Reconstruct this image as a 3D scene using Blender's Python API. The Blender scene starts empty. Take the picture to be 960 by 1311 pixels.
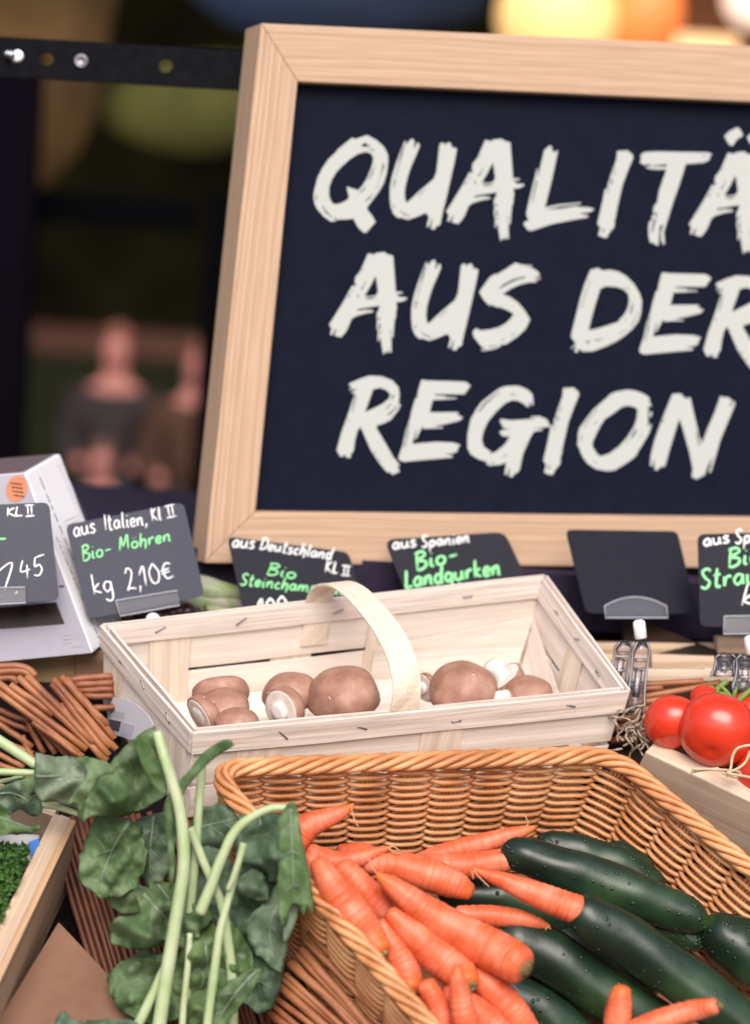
import bpy, bmesh, math, random
from mathutils import Vector, Matrix, noise
from mathutils.geometry import delaunay_2d_cdt
R = math.radians
random.seed(7)
SC = bpy.context.scene
COL = SC.collection

# ------------------------------------------------------------------ camera
PITCH, ROLL, FPX, D0 = R(6.0), R(4.0), 2730.0, 1.75
F_ = Vector((0, math.cos(PITCH), -math.sin(PITCH)))
U0 = Vector((0, math.sin(PITCH), math.cos(PITCH)))
R0 = Vector((1, 0, 0))
RT = R0 * math.cos(ROLL) + U0 * math.sin(ROLL)
UP = U0 * math.cos(ROLL) - R0 * math.sin(ROLL)
ORI = Vector((0, 0, 1.417))
CAM = ORI - F_ * D0
DEPTH = 0.88      # front-to-back scale of the stall
cd = bpy.data.cameras.new('camera')
cam = bpy.data.objects.new('camera', cd)
COL.objects.link(cam)
cam.matrix_world = Matrix(((RT.x, UP.x, -F_.x, CAM.x), (RT.y, UP.y, -F_.y, CAM.y), (RT.z, UP.z, -F_.z, CAM.z), (0, 0, 0, 1)))
cd.sensor_fit = 'HORIZONTAL'
cd.sensor_width = 24
cd.lens = 24 * FPX / 960
cd.clip_start = 0.05
cd.clip_end = 400
cd.dof.use_dof = True
cd.dof.focus_distance = 1.665
cd.dof.aperture_fstop = 2.75
SC.camera = cam

# ------------------------------------------------------------------ light
SUN_EL, SUN_AZ = 43.0, 178.0          # azimuth, clockwise from +Y: right behind the camera
w = bpy.data.worlds.new('World')
SC.world = w
w.use_nodes = True
nt = w.node_tree
nt.nodes.clear()
sky = nt.nodes.new('ShaderNodeTexSky')
sky.sky_type = 'NISHITA'
sky.sun_disc = False
sky.sun_elevation = R(SUN_EL)
sky.sun_rotation = R(SUN_AZ)
sky.air_density = 1.0
sky.dust_density = 4.0
sky.ozone_density = 0.6
bg = nt.nodes.new('ShaderNodeBackground')
bg.inputs[1].default_value = 0.095
ow = nt.nodes.new('ShaderNodeOutputWorld')
nt.links.new(sky.outputs[0], bg.inputs[0])
nt.links.new(bg.outputs[0], ow.inputs[0])
sd = bpy.data.lights.new('sun', 'SUN')
sd.energy = 1.5
sd.angle = R(40)
sd.color = (1.0, 0.98, 0.92)
so = bpy.data.objects.new('sun', sd)
COL.objects.link(so)
sdir = Vector((math.sin(R(SUN_AZ)) * math.cos(R(SUN_EL)), math.cos(R(SUN_AZ)) * math.cos(R(SUN_EL)), math.sin(R(SUN_EL))))
so.rotation_euler = sdir.to_track_quat('Z', 'Y').to_euler()
SC.view_settings.view_transform = 'Standard'
SC.view_settings.look = 'None'
SC.view_settings.exposure = 0.82
SC.view_settings.gamma = 1.0


# ------------------------------------------------------------------ helpers
def P(px, py, d):
    """point of the place seen at photo pixel (px, py), d metres in front of the lens"""
    if d < 2.2:
        d = 1.66 + (d - 1.66) * DEPTH
    return CAM + F_ * d + RT * ((px - 480) * d / FPX) - UP * ((py - 655.5) * d / FPX)


def ray(px, py):
    return (F_ + RT * ((px - 480) / FPX) - UP * ((py - 655.5) / FPX))


def on_plane(px, py, o, n):
    v = ray(px, py)
    return CAM + v * ((o - CAM).dot(n) / v.dot(n))


def V(*a):
    return Vector(a)


def camvec(x, y, z):
    """x to the right, y up, z towards the lens"""
    return RT * x + UP * y - F_ * z


def smooth(pts, n=6):
    """Catmull-Rom through vectors"""
    if len(pts) < 3:
        a, b = pts[0], pts[-1]
        return [a.lerp(b, i / n) for i in range(n + 1)]
    out = []
    q = [pts[0] * 2 - pts[1]] + list(pts) + [pts[-1] * 2 - pts[-2]]
    for i in range(1, len(q) - 2):
        a, b, c, d = q[i - 1], q[i], q[i + 1], q[i + 2]
        for k in range(n):
            t = k / n
            out.append(0.5 * ((2 * b) + (c - a) * t + (2 * a - 5 * b + 4 * c - d) * t * t + (3 * b - a - 3 * c + d) * t ** 3))
    out.append(pts[-1].copy())
    return out


class MB:
    def __init__(self):
        self.v, self.f, self.m, self.t = [], [], [], []

    def add(self, vs, fs, mi=0, ts=None):
        b = len(self.v)
        self.v += [Vector(x) for x in vs]
        self.t += ts if ts else [0.0] * len(vs)
        self.f += [tuple(b + i for i in f) for f in fs]
        self.m += [mi] * len(fs)

    def hexa(self, c, mi=0):
        """c: 4 front corners TL TR BR BL then the 4 behind them"""
        self.add(c, [(3, 2, 1, 0), (4, 5, 6, 7), (0, 1, 5, 4), (1, 2, 6, 5), (2, 3, 7, 6), (3, 0, 4, 7)], mi)

    def slab(self, q, th, mi=0):
        """quad TL TR BR BL with thickness th behind it"""
        n = (q[1] - q[0]).cross(q[3] - q[0]).normalized()
        if n.dot(q[0] - CAM) < 0:
            n = -n
        self.hexa(list(q) + [p + n * th for p in q], mi)

    def box(self, c, s, mi=0):
        x, y, z = s[0] / 2, s[1] / 2, s[2] / 2
        c = Vector(c)
        q = [V(-x, -y, z), V(x, -y, z), V(x, -y, -z), V(-x, -y, -z), V(-x, y, z), V(x, y, z), V(x, y, -z), V(-x, y, -z)]
        self.hexa([c + p for p in q], mi)

    def tube(self, pts, r, sides=8, mi=0, closed=False, cap=True, sq=None, wob=0.0, seed=0.0, ribs=None):
        """r: number or list; sq=(normal, factor) flattens along a normal"""
        n = len(pts)
        rr = r if isinstance(r, (list, tuple)) else [r] * n
        vs, ts = [], []
        t0 = (pts[1] - pts[0]).normalized()
        a = t0.orthogonal().normalized()
        if sq:
            a = sq[0] - t0 * sq[0].dot(t0)
            a.normalize()
        for i in range(n):
            if closed:
                t = (pts[(i + 1) % n] - pts[i - 1])
            else:
                t = pts[min(i + 1, n - 1)] - pts[max(i - 1, 0)]
            if t.length < 1e-9:
                t = t0
            t = t.normalized()
            if sq:
                a = sq[0] - t * sq[0].dot(t)
            else:
                a = a - t * a.dot(t)
            if a.length < 1e-6:
                a = t.orthogonal()
            a.normalize()
            b = t.cross(a)
            for k in range(sides):
                th = 2 * math.pi * k / sides
                q = rr[i]
                if wob:
                    q *= 1 + wob * noise.noise(V(math.cos(th) * .8 + seed, math.sin(th) * .8, i / n * 9 + seed))
                if ribs:
                    q *= 1 + ribs[1] * math.cos(ribs[0] * th + .6 * math.sin(i / n * 5 + seed))
                fa = sq[1] if sq else 1.0
                vs.append(pts[i] + a * (math.cos(th) * q * fa) + b * (math.sin(th) * q))
                ts.append(i / (n - 1))
        fs = []
        m = n if closed else n - 1
        for i in range(m):
            for k in range(sides):
                j = (i + 1) % n
                fs.append((i * sides + k, i * sides + (k + 1) % sides, j * sides + (k + 1) % sides, j * sides + k))
        if cap and not closed:
            fs.append(tuple(range(sides - 1, -1, -1)))
            fs.append(tuple((n - 1) * sides + k for k in range(sides)))
        self.add(vs, fs, mi, ts)

    def lathe(self, prof, o, ax, sides=24, mi=0, wob=0.0, seed=0.0, ribs=None):
        """prof: (radius, height along ax)"""
        ax = ax.normalized()
        a = ax.orthogonal().normalized()
        b = ax.cross(a)
        vs, ts = [], []
        for i, (r, h) in enumerate(prof):
            for k in range(sides):
                th = 2 * math.pi * k / sides
                q = r
                if wob:
                    q *= 1 + wob * noise.noise(V(math.cos(th) + seed, math.sin(th) + seed * 2, i * .12))
                if ribs:
                    q *= 1 + ribs[1] * math.cos(ribs[0] * th)
                vs.append(o + ax * h + a * (math.cos(th) * q) + b * (math.sin(th) * q))
                ts.append(i / (len(prof) - 1))
        fs = []
        for i in range(len(prof) - 1):
            for k in range(sides):
                fs.append((i * sides + k, i * sides + (k + 1) % sides, (i + 1) * sides + (k + 1) % sides, (i + 1) * sides + k))
        if prof[0][0] > 1e-7:
            fs.append(tuple(range(sides - 1, -1, -1)))
        if prof[-1][0] > 1e-7:
            fs.append(tuple((len(prof) - 1) * sides + k for k in range(sides)))
        self.add(vs, fs, mi, ts)

    def sphere(self, o, r, ax=None, mi=0, sides=20, sy=1.0, wob=0.0, seed=0.0):
        pr = [(max(r * math.sin(math.pi * i / 12), 1e-5), -r * sy * math.cos(math.pi * i / 12)) for i in range(13)]
        self.lathe(pr, o, ax or V(0, 0, 1), sides, mi, wob, seed)

    def build(self, name, mats, parent=None, smooth_=True, frame=None, bevel=0.0, solid=0.0, loc=None):
        """frame=(origin, x axis, normal): local axes for wood grain"""
        me = bpy.data.meshes.new(name)
        if frame:
            x = frame[1].normalized()
            z = (frame[2] - x * frame[2].dot(x)).normalized()
            y = z.cross(x)
            M = Matrix(((x.x, y.x, z.x, frame[0].x), (x.y, y.y, z.y, frame[0].y), (x.z, y.z, z.z, frame[0].z), (0, 0, 0, 1)))
        else:
            if loc is None and parent is None:
                c = sum(self.v, Vector()) / len(self.v)
                loc = Vector((c.x, c.y, min(p.z for p in self.v)))
            M = Matrix.Translation(loc if loc is not None else WM[parent.name].translation)
        Mi = M.inverted()
        me.from_pydata([Mi @ p for p in self.v], [], self.f)
        if not isinstance(mats, (list, tuple)):
            mats = [mats]
        for k in mats:
            me.materials.append(k)
        me.polygons.foreach_set('material_index', self.m)
        at = me.attributes.new('t', 'FLOAT', 'POINT')
        at.data.foreach_set('value', self.t)
        bm = bmesh.new()
        bm.from_mesh(me)
        bmesh.ops.recalc_face_normals(bm, faces=bm.faces)
        bm.to_mesh(me)
        bm.free()
        o = bpy.data.objects.new(name, me)
        COL.objects.link(o)
        WM[o.name] = M
        if parent:
            o.parent = parent
            o.matrix_basis = WM[parent.name].inverted() @ M
        else:
            o.matrix_basis = M
        if smooth_:
            me.polygons.foreach_set('use_smooth', [True] * len(me.polygons))
        if solid:
            s = o.modifiers.new('solid', 'SOLIDIFY')
            s.thickness = solid
            s.offset = 0
        if bevel:
            b = o.modifiers.new('bevel', 'BEVEL')
            b.width = bevel
            b.segments = 2
            b.limit_method = 'ANGLE'
            b.angle_limit = R(40)
        return o


WM = {}


def thing(name, loc, label, cat, group=None):
    o = bpy.data.objects.new(name, None)
    o.empty_display_size = 0.02
    COL.objects.link(o)
    o.location = loc
    WM[o.name] = Matrix.Translation(loc)
    return tag(o, label, cat, group)


def tag(o, label, cat, group=None):
    o['label'] = label
    o['category'] = cat
    if group:
        o['group'] = group
    return o


def struct(o, kind='structure'):
    o['kind'] = kind
    return o


# ------------------------------------------------------------------ materials
def mat(name, c, rough=0.6, spec=0.5, noise_scale=0, c2=None, bump=0.0, stretch=(1, 1, 1), metal=0.0, coords='Object', detail=6, coat=0.0, contrast=(0.3, 0.7), sss=0.0, bscale=None):
    m = bpy.data.materials.new(name)
    m.use_nodes = True
    n = m.node_tree
    b = n.nodes['Principled BSDF']
    b.inputs['Base Color'].default_value = (*c, 1)
    b.inputs['Roughness'].default_value = rough
    b.inputs['Specular IOR Level'].default_value = spec
    b.inputs['Metallic'].default_value = metal
    b.inputs['Coat Weight'].default_value = coat
    b.inputs['Coat Roughness'].default_value = 0.15
    if sss:
        b.inputs['Subsurface Weight'].default_value = sss
        b.inputs['Subsurface Radius'].default_value = (0.006, 0.003, 0.002)
    if noise_scale:
        tc = n.nodes.new('ShaderNodeTexCoord')
        mp = n.nodes.new('ShaderNodeMapping')
        mp.inputs['Scale'].default_value = stretch
        nz = n.nodes.new('ShaderNodeTexNoise')
        nz.inputs['Scale'].default_value = noise_scale
        nz.inputs['Detail'].default_value = detail
        nz.inputs['Roughness'].default_value = 0.6
        n.links.new(tc.outputs[coords], mp.inputs[0])
        n.links.new(mp.outputs[0], nz.inputs['Vector'])
        if c2:
            rp = n.nodes.new('ShaderNodeValToRGB')
            rp.color_ramp.elements[0].position = contrast[0]
            rp.color_ramp.elements[0].color = (*c, 1)
            rp.color_ramp.elements[1].position = contrast[1]
            rp.color_ramp.elements[1].color = (*c2, 1)
            n.links.new(nz.outputs[0], rp.inputs[0])
            n.links.new(rp.outputs[0], b.inputs['Base Color'])
        if bump:
            src = nz
            if bscale:
                src = n.nodes.new('ShaderNodeTexNoise')
                src.inputs['Scale'].default_value = bscale
                src.inputs['Detail'].default_value = 4
                n.links.new(mp.outputs[0], src.inputs['Vector'])
            bp = n.nodes.new('ShaderNodeBump')
            bp.inputs['Strength'].default_value = bump
            bp.inputs['Distance'].default_value = 0.002
            n.links.new(src.outputs[0], bp.inputs['Height'])
            n.links.new(bp.outputs[0], b.inputs['Normal'])
    return m


def nodes(m):
    return m.node_tree, m.node_tree.nodes['Principled BSDF']


def ramp(n, stops):
    r = n.nodes.new('ShaderNodeValToRGB')
    e = r.color_ramp.elements
    while len(e) < len(stops):
        e.new(0.5)
    for k, (p, c) in enumerate(stops):
        e[k].position = p
        e[k].color = (*c, 1)
    return r


def mixrgb(n, fac, a, b, mode='MIX'):
    x = n.nodes.new('ShaderNodeMix')
    x.data_type = 'RGBA'
    x.blend_type = mode
    for sock, val in ((x.inputs[0], fac), (x.inputs[6], a), (x.inputs[7], b)):
        if hasattr(val, 'links') or hasattr(val, 'is_linked'):
            n.links.new(val, sock)
        elif isinstance(val, (int, float)):
            sock.default_value = val
        else:
            sock.default_value = (*val, 1)
    return x.outputs[2]


def plank(name, base, dark, rings=260, rough=0.6, mottle=0.12):
    """softwood: growth lines along local x"""
    m = mat(name, base, rough, 0.3)
    n, b = nodes(m)
    tc = n.nodes.new('ShaderNodeTexCoord')
    mp = n.nodes.new('ShaderNodeMapping')
    mp.inputs['Scale'].default_value = (0.35, 1, 1)
    n.links.new(tc.outputs['Object'], mp.inputs[0])
    n1 = n.nodes.new('ShaderNodeTexNoise')
    n1.inputs['Scale'].default_value = 9
    n1.inputs['Detail'].default_value = 2
    n.links.new(mp.outputs[0], n1.inputs['Vector'])
    sx = n.nodes.new('ShaderNodeSeparateXYZ')
    n.links.new(tc.outputs['Object'], sx.inputs[0])
    s = n.nodes.new('ShaderNodeMath')
    s.operation = 'ADD'
    n.links.new(sx.outputs[1], s.inputs[0])
    n.links.new(sx.outputs[2], s.inputs[1])
    k = n.nodes.new('ShaderNodeMath')
    k.operation = 'MULTIPLY_ADD'
    k.inputs[1].default_value = 0.012
    n.links.new(n1.outputs[0], k.inputs[0])
    n.links.new(s.outputs[0], k.inputs[2])
    q = n.nodes.new('ShaderNodeMath')
    q.operation = 'MULTIPLY'
    q.inputs[1].default_value = rings
    n.links.new(k.outputs[0], q.inputs[0])
    nn = n.nodes.new('ShaderNodeTexNoise')
    nn.noise_dimensions = '1D'
    nn.inputs['Scale'].default_value = 1.0
    nn.inputs['Detail'].default_value = 3
    n.links.new(q.outputs[0], nn.inputs['W'])
    rp = ramp(n, [(0.36, dark), (0.5, base), (0.75, tuple(min(1, c * 1.12) for c in base))])
    n.links.new(nn.outputs[0], rp.inputs[0])
    fine = n.nodes.new('ShaderNodeTexNoise')
    mp2 = n.nodes.new('ShaderNodeMapping')
    mp2.inputs['Scale'].default_value = (14, 420, 420)
    n.links.new(tc.outputs['Object'], mp2.inputs[0])
    n.links.new(mp2.outputs[0], fine.inputs['Vector'])
    fine.inputs['Scale'].default_value = 1
    fine.inputs['Detail'].default_value = 4
    fr = ramp(n, [(0.3, (1 - mottle * 1.6,) * 3), (0.65, (1, 1, 1))])
    n.links.new(fine.outputs[0], fr.inputs[0])
    col = mixrgb(n, 1.0, rp.outputs[0], fr.outputs[0], 'MULTIPLY')
    n.links.new(col, b.inputs['Base Color'])
    bp = n.nodes.new('ShaderNodeBump')
    bp.inputs['Strength'].default_value = 0.25
    bp.inputs['Distance'].default_value = 0.0006
    n.links.new(fine.outputs[0], bp.inputs['Height'])
    n.links.new(bp.outputs[0], b.inputs['Normal'])
    return m


def glow(name, c, s):
    m = bpy.data.materials.new(name)
    m.use_nodes = True
    n, b = nodes(m)
    b.inputs['Base Color'].default_value = (*c, 1)
    b.inputs['Emission Color'].default_value = (*c, 1)
    b.inputs['Emission Strength'].default_value = s
    return m


def clear_plastic(name='clear_acrylic'):
    m = bpy.data.materials.new(name)
    m.use_nodes = True
    n = m.node_tree
    n.nodes.clear()
    out = n.nodes.new('ShaderNodeOutputMaterial')
    tr = n.nodes.new('ShaderNodeBsdfTransparent')
    tr.inputs[0].default_value = (0.93, 0.93, 0.96, 1)
    gl = n.nodes.new('ShaderNodeBsdfGlossy')
    gl.inputs['Roughness'].default_value = 0.08
    df = n.nodes.new('ShaderNodeBsdfDiffuse')
    df.inputs[0].default_value = (0.75, 0.74, 0.80, 1)
    fr = n.nodes.new('ShaderNodeFresnel')
    fr.inputs[0].default_value = 1.5
    m1 = n.nodes.new('ShaderNodeMixShader')
    m1.inputs[0].default_value = 0.05
    n.links.new(tr.outputs[0], m1.inputs[1])
    n.links.new(df.outputs[0], m1.inputs[2])
    m2 = n.nodes.new('ShaderNodeMixShader')
    n.links.new(fr.outputs[0], m2.inputs[0])
    n.links.new(m1.outputs[0], m2.inputs[1])
    n.links.new(gl.outputs[0], m2.inputs[2])
    n.links.new(m2.outputs[0], out.inputs[0])
    return m


M = {}
M['pine'] = plank('pale_pine', (0.56, 0.38, 0.265), (0.46, 0.285, 0.185), 420)
M['crate_wood'] = plank('crate_wood', (0.62, 0.45, 0.33), (0.50, 0.34, 0.23), 120, 0.7)
M['tomato_wood'] = plank('crate_spruce', (0.66, 0.52, 0.40), (0.56, 0.42, 0.31), 90, 0.7)
M['ply'] = plank('layered_board', (0.55, 0.40, 0.29), (0.50, 0.30, 0.17), 60, 0.6)
M['core'] = plank('pale_core_ply', (0.60, 0.47, 0.37), (0.52, 0.38, 0.28), 60, 0.65, 0.10)
M['veneer'] = plank('poplar_veneer', (0.83, 0.73, 0.66), (0.75, 0.63, 0.55), 70, 0.65, 0.10)
M['veneer_tan'] = plank('poplar_veneer_tan', (0.78, 0.65, 0.54), (0.70, 0.55, 0.44), 90, 0.65, 0.10)
M['veneer_lath'] = plank('poplar_lath', (0.84, 0.72, 0.66), (0.76, 0.61, 0.54), 160, 0.65, 0.22)
M['panel'] = mat('chalkboard_paint', (0.0042, 0.0058, 0.0165), 0.7, 0.09, 60, (0.0062, 0.0080, 0.0215), 0.05)
M['slate'] = mat('slate_card_sky_sheen', (0.032, 0.034, 0.058), 0.5, 0.4, 300, (0.042, 0.044, 0.072), 0.04)  # paler, bluer card tone: reflected sky put into the colour
M['slate_dark'] = mat('slate_card_dark', (0.008, 0.008, 0.017), 0.5, 0.16, 300, (0.012, 0.012, 0.022), 0.04)
M['chalk'] = mat('cream_paint', (0.485, 0.505, 0.495), 0.8, 0.1)
M['pen_white'] = mat('white_marker', (0.85, 0.85, 0.86), 0.6, 0.2)
M['pen_green'] = mat('green_marker', (0.30, 0.80, 0.36), 0.6, 0.2)
M['acrylic'] = clear_plastic()
M['acrylic_edge'] = mat('acrylic_edge', (0.42, 0.42, 0.47), 0.15)
M['white_plastic'] = mat('white_plastic', (0.80, 0.79, 0.84), 0.35)
M['carton'] = mat('white_carton', (0.74, 0.73, 0.79), 0.55, 0.4, 30, (0.78, 0.77, 0.82), 0.03)
M['carton_front'] = mat('carton_front_shade', (0.28, 0.265, 0.33), 0.5, 0.3, 14, (0.34, 0.325, 0.39))  # shade of the carton's front face put into its colour
M['carton_in'] = mat('grey_film', (0.10, 0.11, 0.14), 0.3, 0.5, 40, (0.20, 0.10, 0.09), 0.2, (1, 1, 6))
M['board_edge'] = mat('grey_board_edge', (0.34, 0.27, 0.24), 0.8)
M['window'] = mat('carton_window', (0.006, 0.004, 0.004), 0.35, 0.12, 50, (0.04, 0.02, 0.015), 0.1)
M['ink'] = mat('print_ink', (0.05, 0.05, 0.07), 0.7)
M['ink_soft'] = mat('print_grey', (0.30, 0.29, 0.34), 0.7)
M['ink_tan'] = mat('print_brown', (0.09, 0.03, 0.02), 0.7)
M['sticker'] = mat('orange_sticker', (0.42, 0.10, 0.025), 0.45, 0.4, 40, (0.50, 0.14, 0.04))
M['label'] = mat('paper_label', (0.72, 0.70, 0.78), 0.5)
M['plum'] = mat('plum_print', (0.10, 0.08, 0.12), 0.6)
M['lilac'] = mat('lilac_print', (0.56, 0.52, 0.64), 0.6)
M['staple'] = mat('steel_staple', (0.30, 0.28, 0.31), 0.35, 0.5, metal=0.8)
M['black_metal'] = mat('black_steel', (0.002, 0.002, 0.004), 0.6, 0.05, 90, (0.006, 0.006, 0.009), 0.1)
M['steel'] = mat('zinc_steel', (0.55, 0.55, 0.60), 0.28, metal=1.0)
M['void'] = mat('dark_cloth_and_shade', (0.008, 0.005, 0.007), 0.9, 0.1, 40, (0.016, 0.010, 0.012))  # near-black: shelf cloth, and backings that paint in a basket's shade
M['purple'] = mat('dark_plum_cloth', (0.018, 0.012, 0.030), 0.8, 0.2, 60, (0.028, 0.020, 0.045))
M['cardboard'] = mat('brown_cardboard', (0.17, 0.088, 0.056), 0.75, 0.2, 22, (0.23, 0.125, 0.085), 0.12, bscale=240)
M['deck'] = mat('stall_boards', (0.020, 0.011, 0.008), 0.8, 0.2, 12, (0.05, 0.03, 0.02), 0.2, (1, 8, 8))
M['punnet'] = mat('dark_punnet', (0.015, 0.012, 0.014), 0.3, 0.5, 60, (0.06, 0.025, 0.02))
M['raffia'] = mat('raffia', (0.50, 0.36, 0.23), 0.6, 0.3, 200, (0.62, 0.48, 0.33))
M['raffia_shaded'] = mat('raffia_in_shade', (0.33, 0.25, 0.19), 0.7, 0.2, 200, (0.45, 0.36, 0.28))  # darker copy of the raffia, shade put into its colour
M['bluetag'] = mat('blue_tag', (0.03, 0.16, 0.55), 0.4)
M['tray_white'] = mat('pale_tray', (0.45, 0.44, 0.46), 0.5)
M['gill'] = mat('mushroom_white', (0.78, 0.70, 0.66), 0.7, 0.2, 120, (0.62, 0.50, 0.44), 0.3)
M['stalk'] = mat('mushroom_stalk', (0.80, 0.75, 0.72), 0.7, 0.2, 90, (0.70, 0.58, 0.50), 0.2, contrast=(0.45, 0.75))
M['stub'] = mat('carrot_crown', (0.10, 0.065, 0.025), 0.8, 0.2, 300, (0.30, 0.22, 0.10), 0.5)
M['hair'] = mat('carrot_root', (0.62, 0.34, 0.18), 0.7, 0.2)
M['stem'] = mat('kohlrabi_stem', (0.30, 0.41, 0.17), 0.42, 0.45, 22, (0.55, 0.60, 0.40), 0.08, (1, 1, 1))
M['parsley'] = mat('parsley', (0.025, 0.075, 0.012), 0.55, 0.3, 90, (0.065, 0.15, 0.03))
M['tom_stem'] = mat('tomato_stem', (0.10, 0.19, 0.03), 0.6, 0.3, 60, (0.24, 0.34, 0.09))
M['leek'] = mat('streaked_wrap', (0.34, 0.33, 0.27), 0.5, 0.4, 30, (0.19, 0.27, 0.09), 0.1, (1, 9, 1), contrast=(0.42, 0.62))


def wicker_mat(name, c, c2, c3, rough=0.38):
    m = mat(name, c, rough, 0.5)
    n, b = nodes(m)
    tc = n.nodes.new('ShaderNodeTexCoord')
    z = n.nodes.new('ShaderNodeTexNoise')
    z.inputs['Scale'].default_value = 28
    z.inputs['Detail'].default_value = 5
    n.links.new(tc.outputs['Object'], z.inputs['Vector'])
    rp = ramp(n, [(0.32, c3), (0.48, c), (0.68, c2)])
    n.links.new(z.outputs[0], rp.inputs[0])
    n.links.new(rp.outputs[0], b.inputs['Base Color'])
    z2 = n.nodes.new('ShaderNodeTexNoise')
    z2.inputs['Scale'].default_value = 500
    n.links.new(tc.outputs['Object'], z2.inputs['Vector'])
    bp = n.nodes.new('ShaderNodeBump')
    bp.inputs['Strength'].default_value = 0.12
    bp.inputs['Distance'].default_value = 0.001
    n.links.new(z2.outputs[0], bp.inputs['Height'])
    n.links.new(bp.outputs[0], b.inputs['Normal'])
    return m


M['wicker'] = wicker_mat('honey_wicker', (0.61, 0.265, 0.11), (0.73, 0.38, 0.18), (0.43, 0.165, 0.06))
M['willow'] = wicker_mat('red_brown_willow', (0.30, 0.105, 0.045), (0.42, 0.17, 0.075), (0.18, 0.055, 0.026), 0.5)


def carrot_mat():
    m = mat('carrot_skin', (0.72, 0.17, 0.06), 0.45, 0.4, sss=0.12)
    n, b = nodes(m)
    tc = n.nodes.new('ShaderNodeTexCoord')
    z = n.nodes.new('ShaderNodeTexNoise')
    z.inputs['Scale'].default_value = 55
    z.inputs['Detail'].default_value = 6
    n.links.new(tc.outputs['Object'], z.inputs['Vector'])
    rp = ramp(n, [(0.30, (0.60, 0.092, 0.028)), (0.48, (0.72, 0.140, 0.058)), (0.66, (0.78, 0.22, 0.125)), (0.78, (0.80, 0.30, 0.20))])
    n.links.new(z.outputs[0], rp.inputs[0])
    at = n.nodes.new('ShaderNodeAttribute')
    at.attribute_name = 't'
    z3 = n.nodes.new('ShaderNodeTexNoise')
    z3.inputs['Scale'].default_value = 7
    n.links.new(tc.outputs['Object'], z3.inputs['Vector'])
    tip = ramp(n, [(0.0, (0, 0, 0)), (0.72, (0, 0, 0)), (1.0, (1, 1, 1))])
    n.links.new(at.outputs['Fac'], tip.inputs[0])
    c = mixrgb(n, tip.outputs[0], rp.outputs[0], (0.70, 0.15, 0.028))
    # a few dark scars with a shape of their own
    vo = n.nodes.new('ShaderNodeTexNoise')
    vo.inputs['Scale'].default_value = 110
    vo.inputs['Detail'].default_value = 2
    n.links.new(tc.outputs['Object'], vo.inputs['Vector'])
    sc = ramp(n, [(0.70, (0, 0, 0)), (0.76, (0.7, 0.7, 0.7))])
    n.links.new(vo.outputs[0], sc.inputs[0])
    c = mixrgb(n, sc.outputs[0], c, (0.40, 0.10, 0.03))
    rw = n.nodes.new('ShaderNodeMath')
    rw.operation = 'MULTIPLY_ADD'
    rw.inputs[1].default_value = 60
    n.links.new(at.outputs['Fac'], rw.inputs[0])
    n.links.new(z3.outputs[0], rw.inputs[2])
    rn = n.nodes.new('ShaderNodeTexNoise')
    rn.noise_dimensions = '4D'
    rn.inputs['Scale'].default_value = 12
    rn.inputs['Detail'].default_value = 2
    rs_ = n.nodes.new('ShaderNodeMath')
    rs_.operation = 'MULTIPLY'
    rs_.inputs[1].default_value = 0.09
    n.links.new(rw.outputs[0], rs_.inputs[0])
    n.links.new(rs_.outputs[0], rn.inputs['W'])
    n.links.new(tc.outputs['Object'], rn.inputs['Vector'])
    rr_ = ramp(n, [(0.38, (.55, .5, .5)), (0.46, (1, 1, 1)), (0.60, (1, 1, 1)), (0.68, (1.12, 1.35, 1.5))])
    n.links.new(rn.outputs[0], rr_.inputs[0])
    c = mixrgb(n, 0.42, c, rr_.outputs[0], 'MULTIPLY')
    n.links.new(c, b.inputs['Base Color'])
    bp = n.nodes.new('ShaderNodeBump')
    bp.inputs['Strength'].default_value = 0.4
    bp.inputs['Distance'].default_value = 0.0012
    z4 = n.nodes.new('ShaderNodeTexNoise')
    z4.noise_dimensions = '4D'
    z4.inputs['Scale'].default_value = 40
    z4.inputs['Detail'].default_value = 5
    tw = n.nodes.new('ShaderNodeMath')
    tw.operation = 'MULTIPLY'
    tw.inputs[1].default_value = 1.1
    n.links.new(at.outputs['Fac'], tw.inputs[0])
    n.links.new(tw.outputs[0], z4.inputs['W'])
    n.links.new(tc.outputs['Object'], z4.inputs['Vector'])
    n.links.new(z4.outputs[0], bp.inputs['Height'])
    n.links.new(bp.outputs[0], b.inputs['Normal'])
    return m


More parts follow.
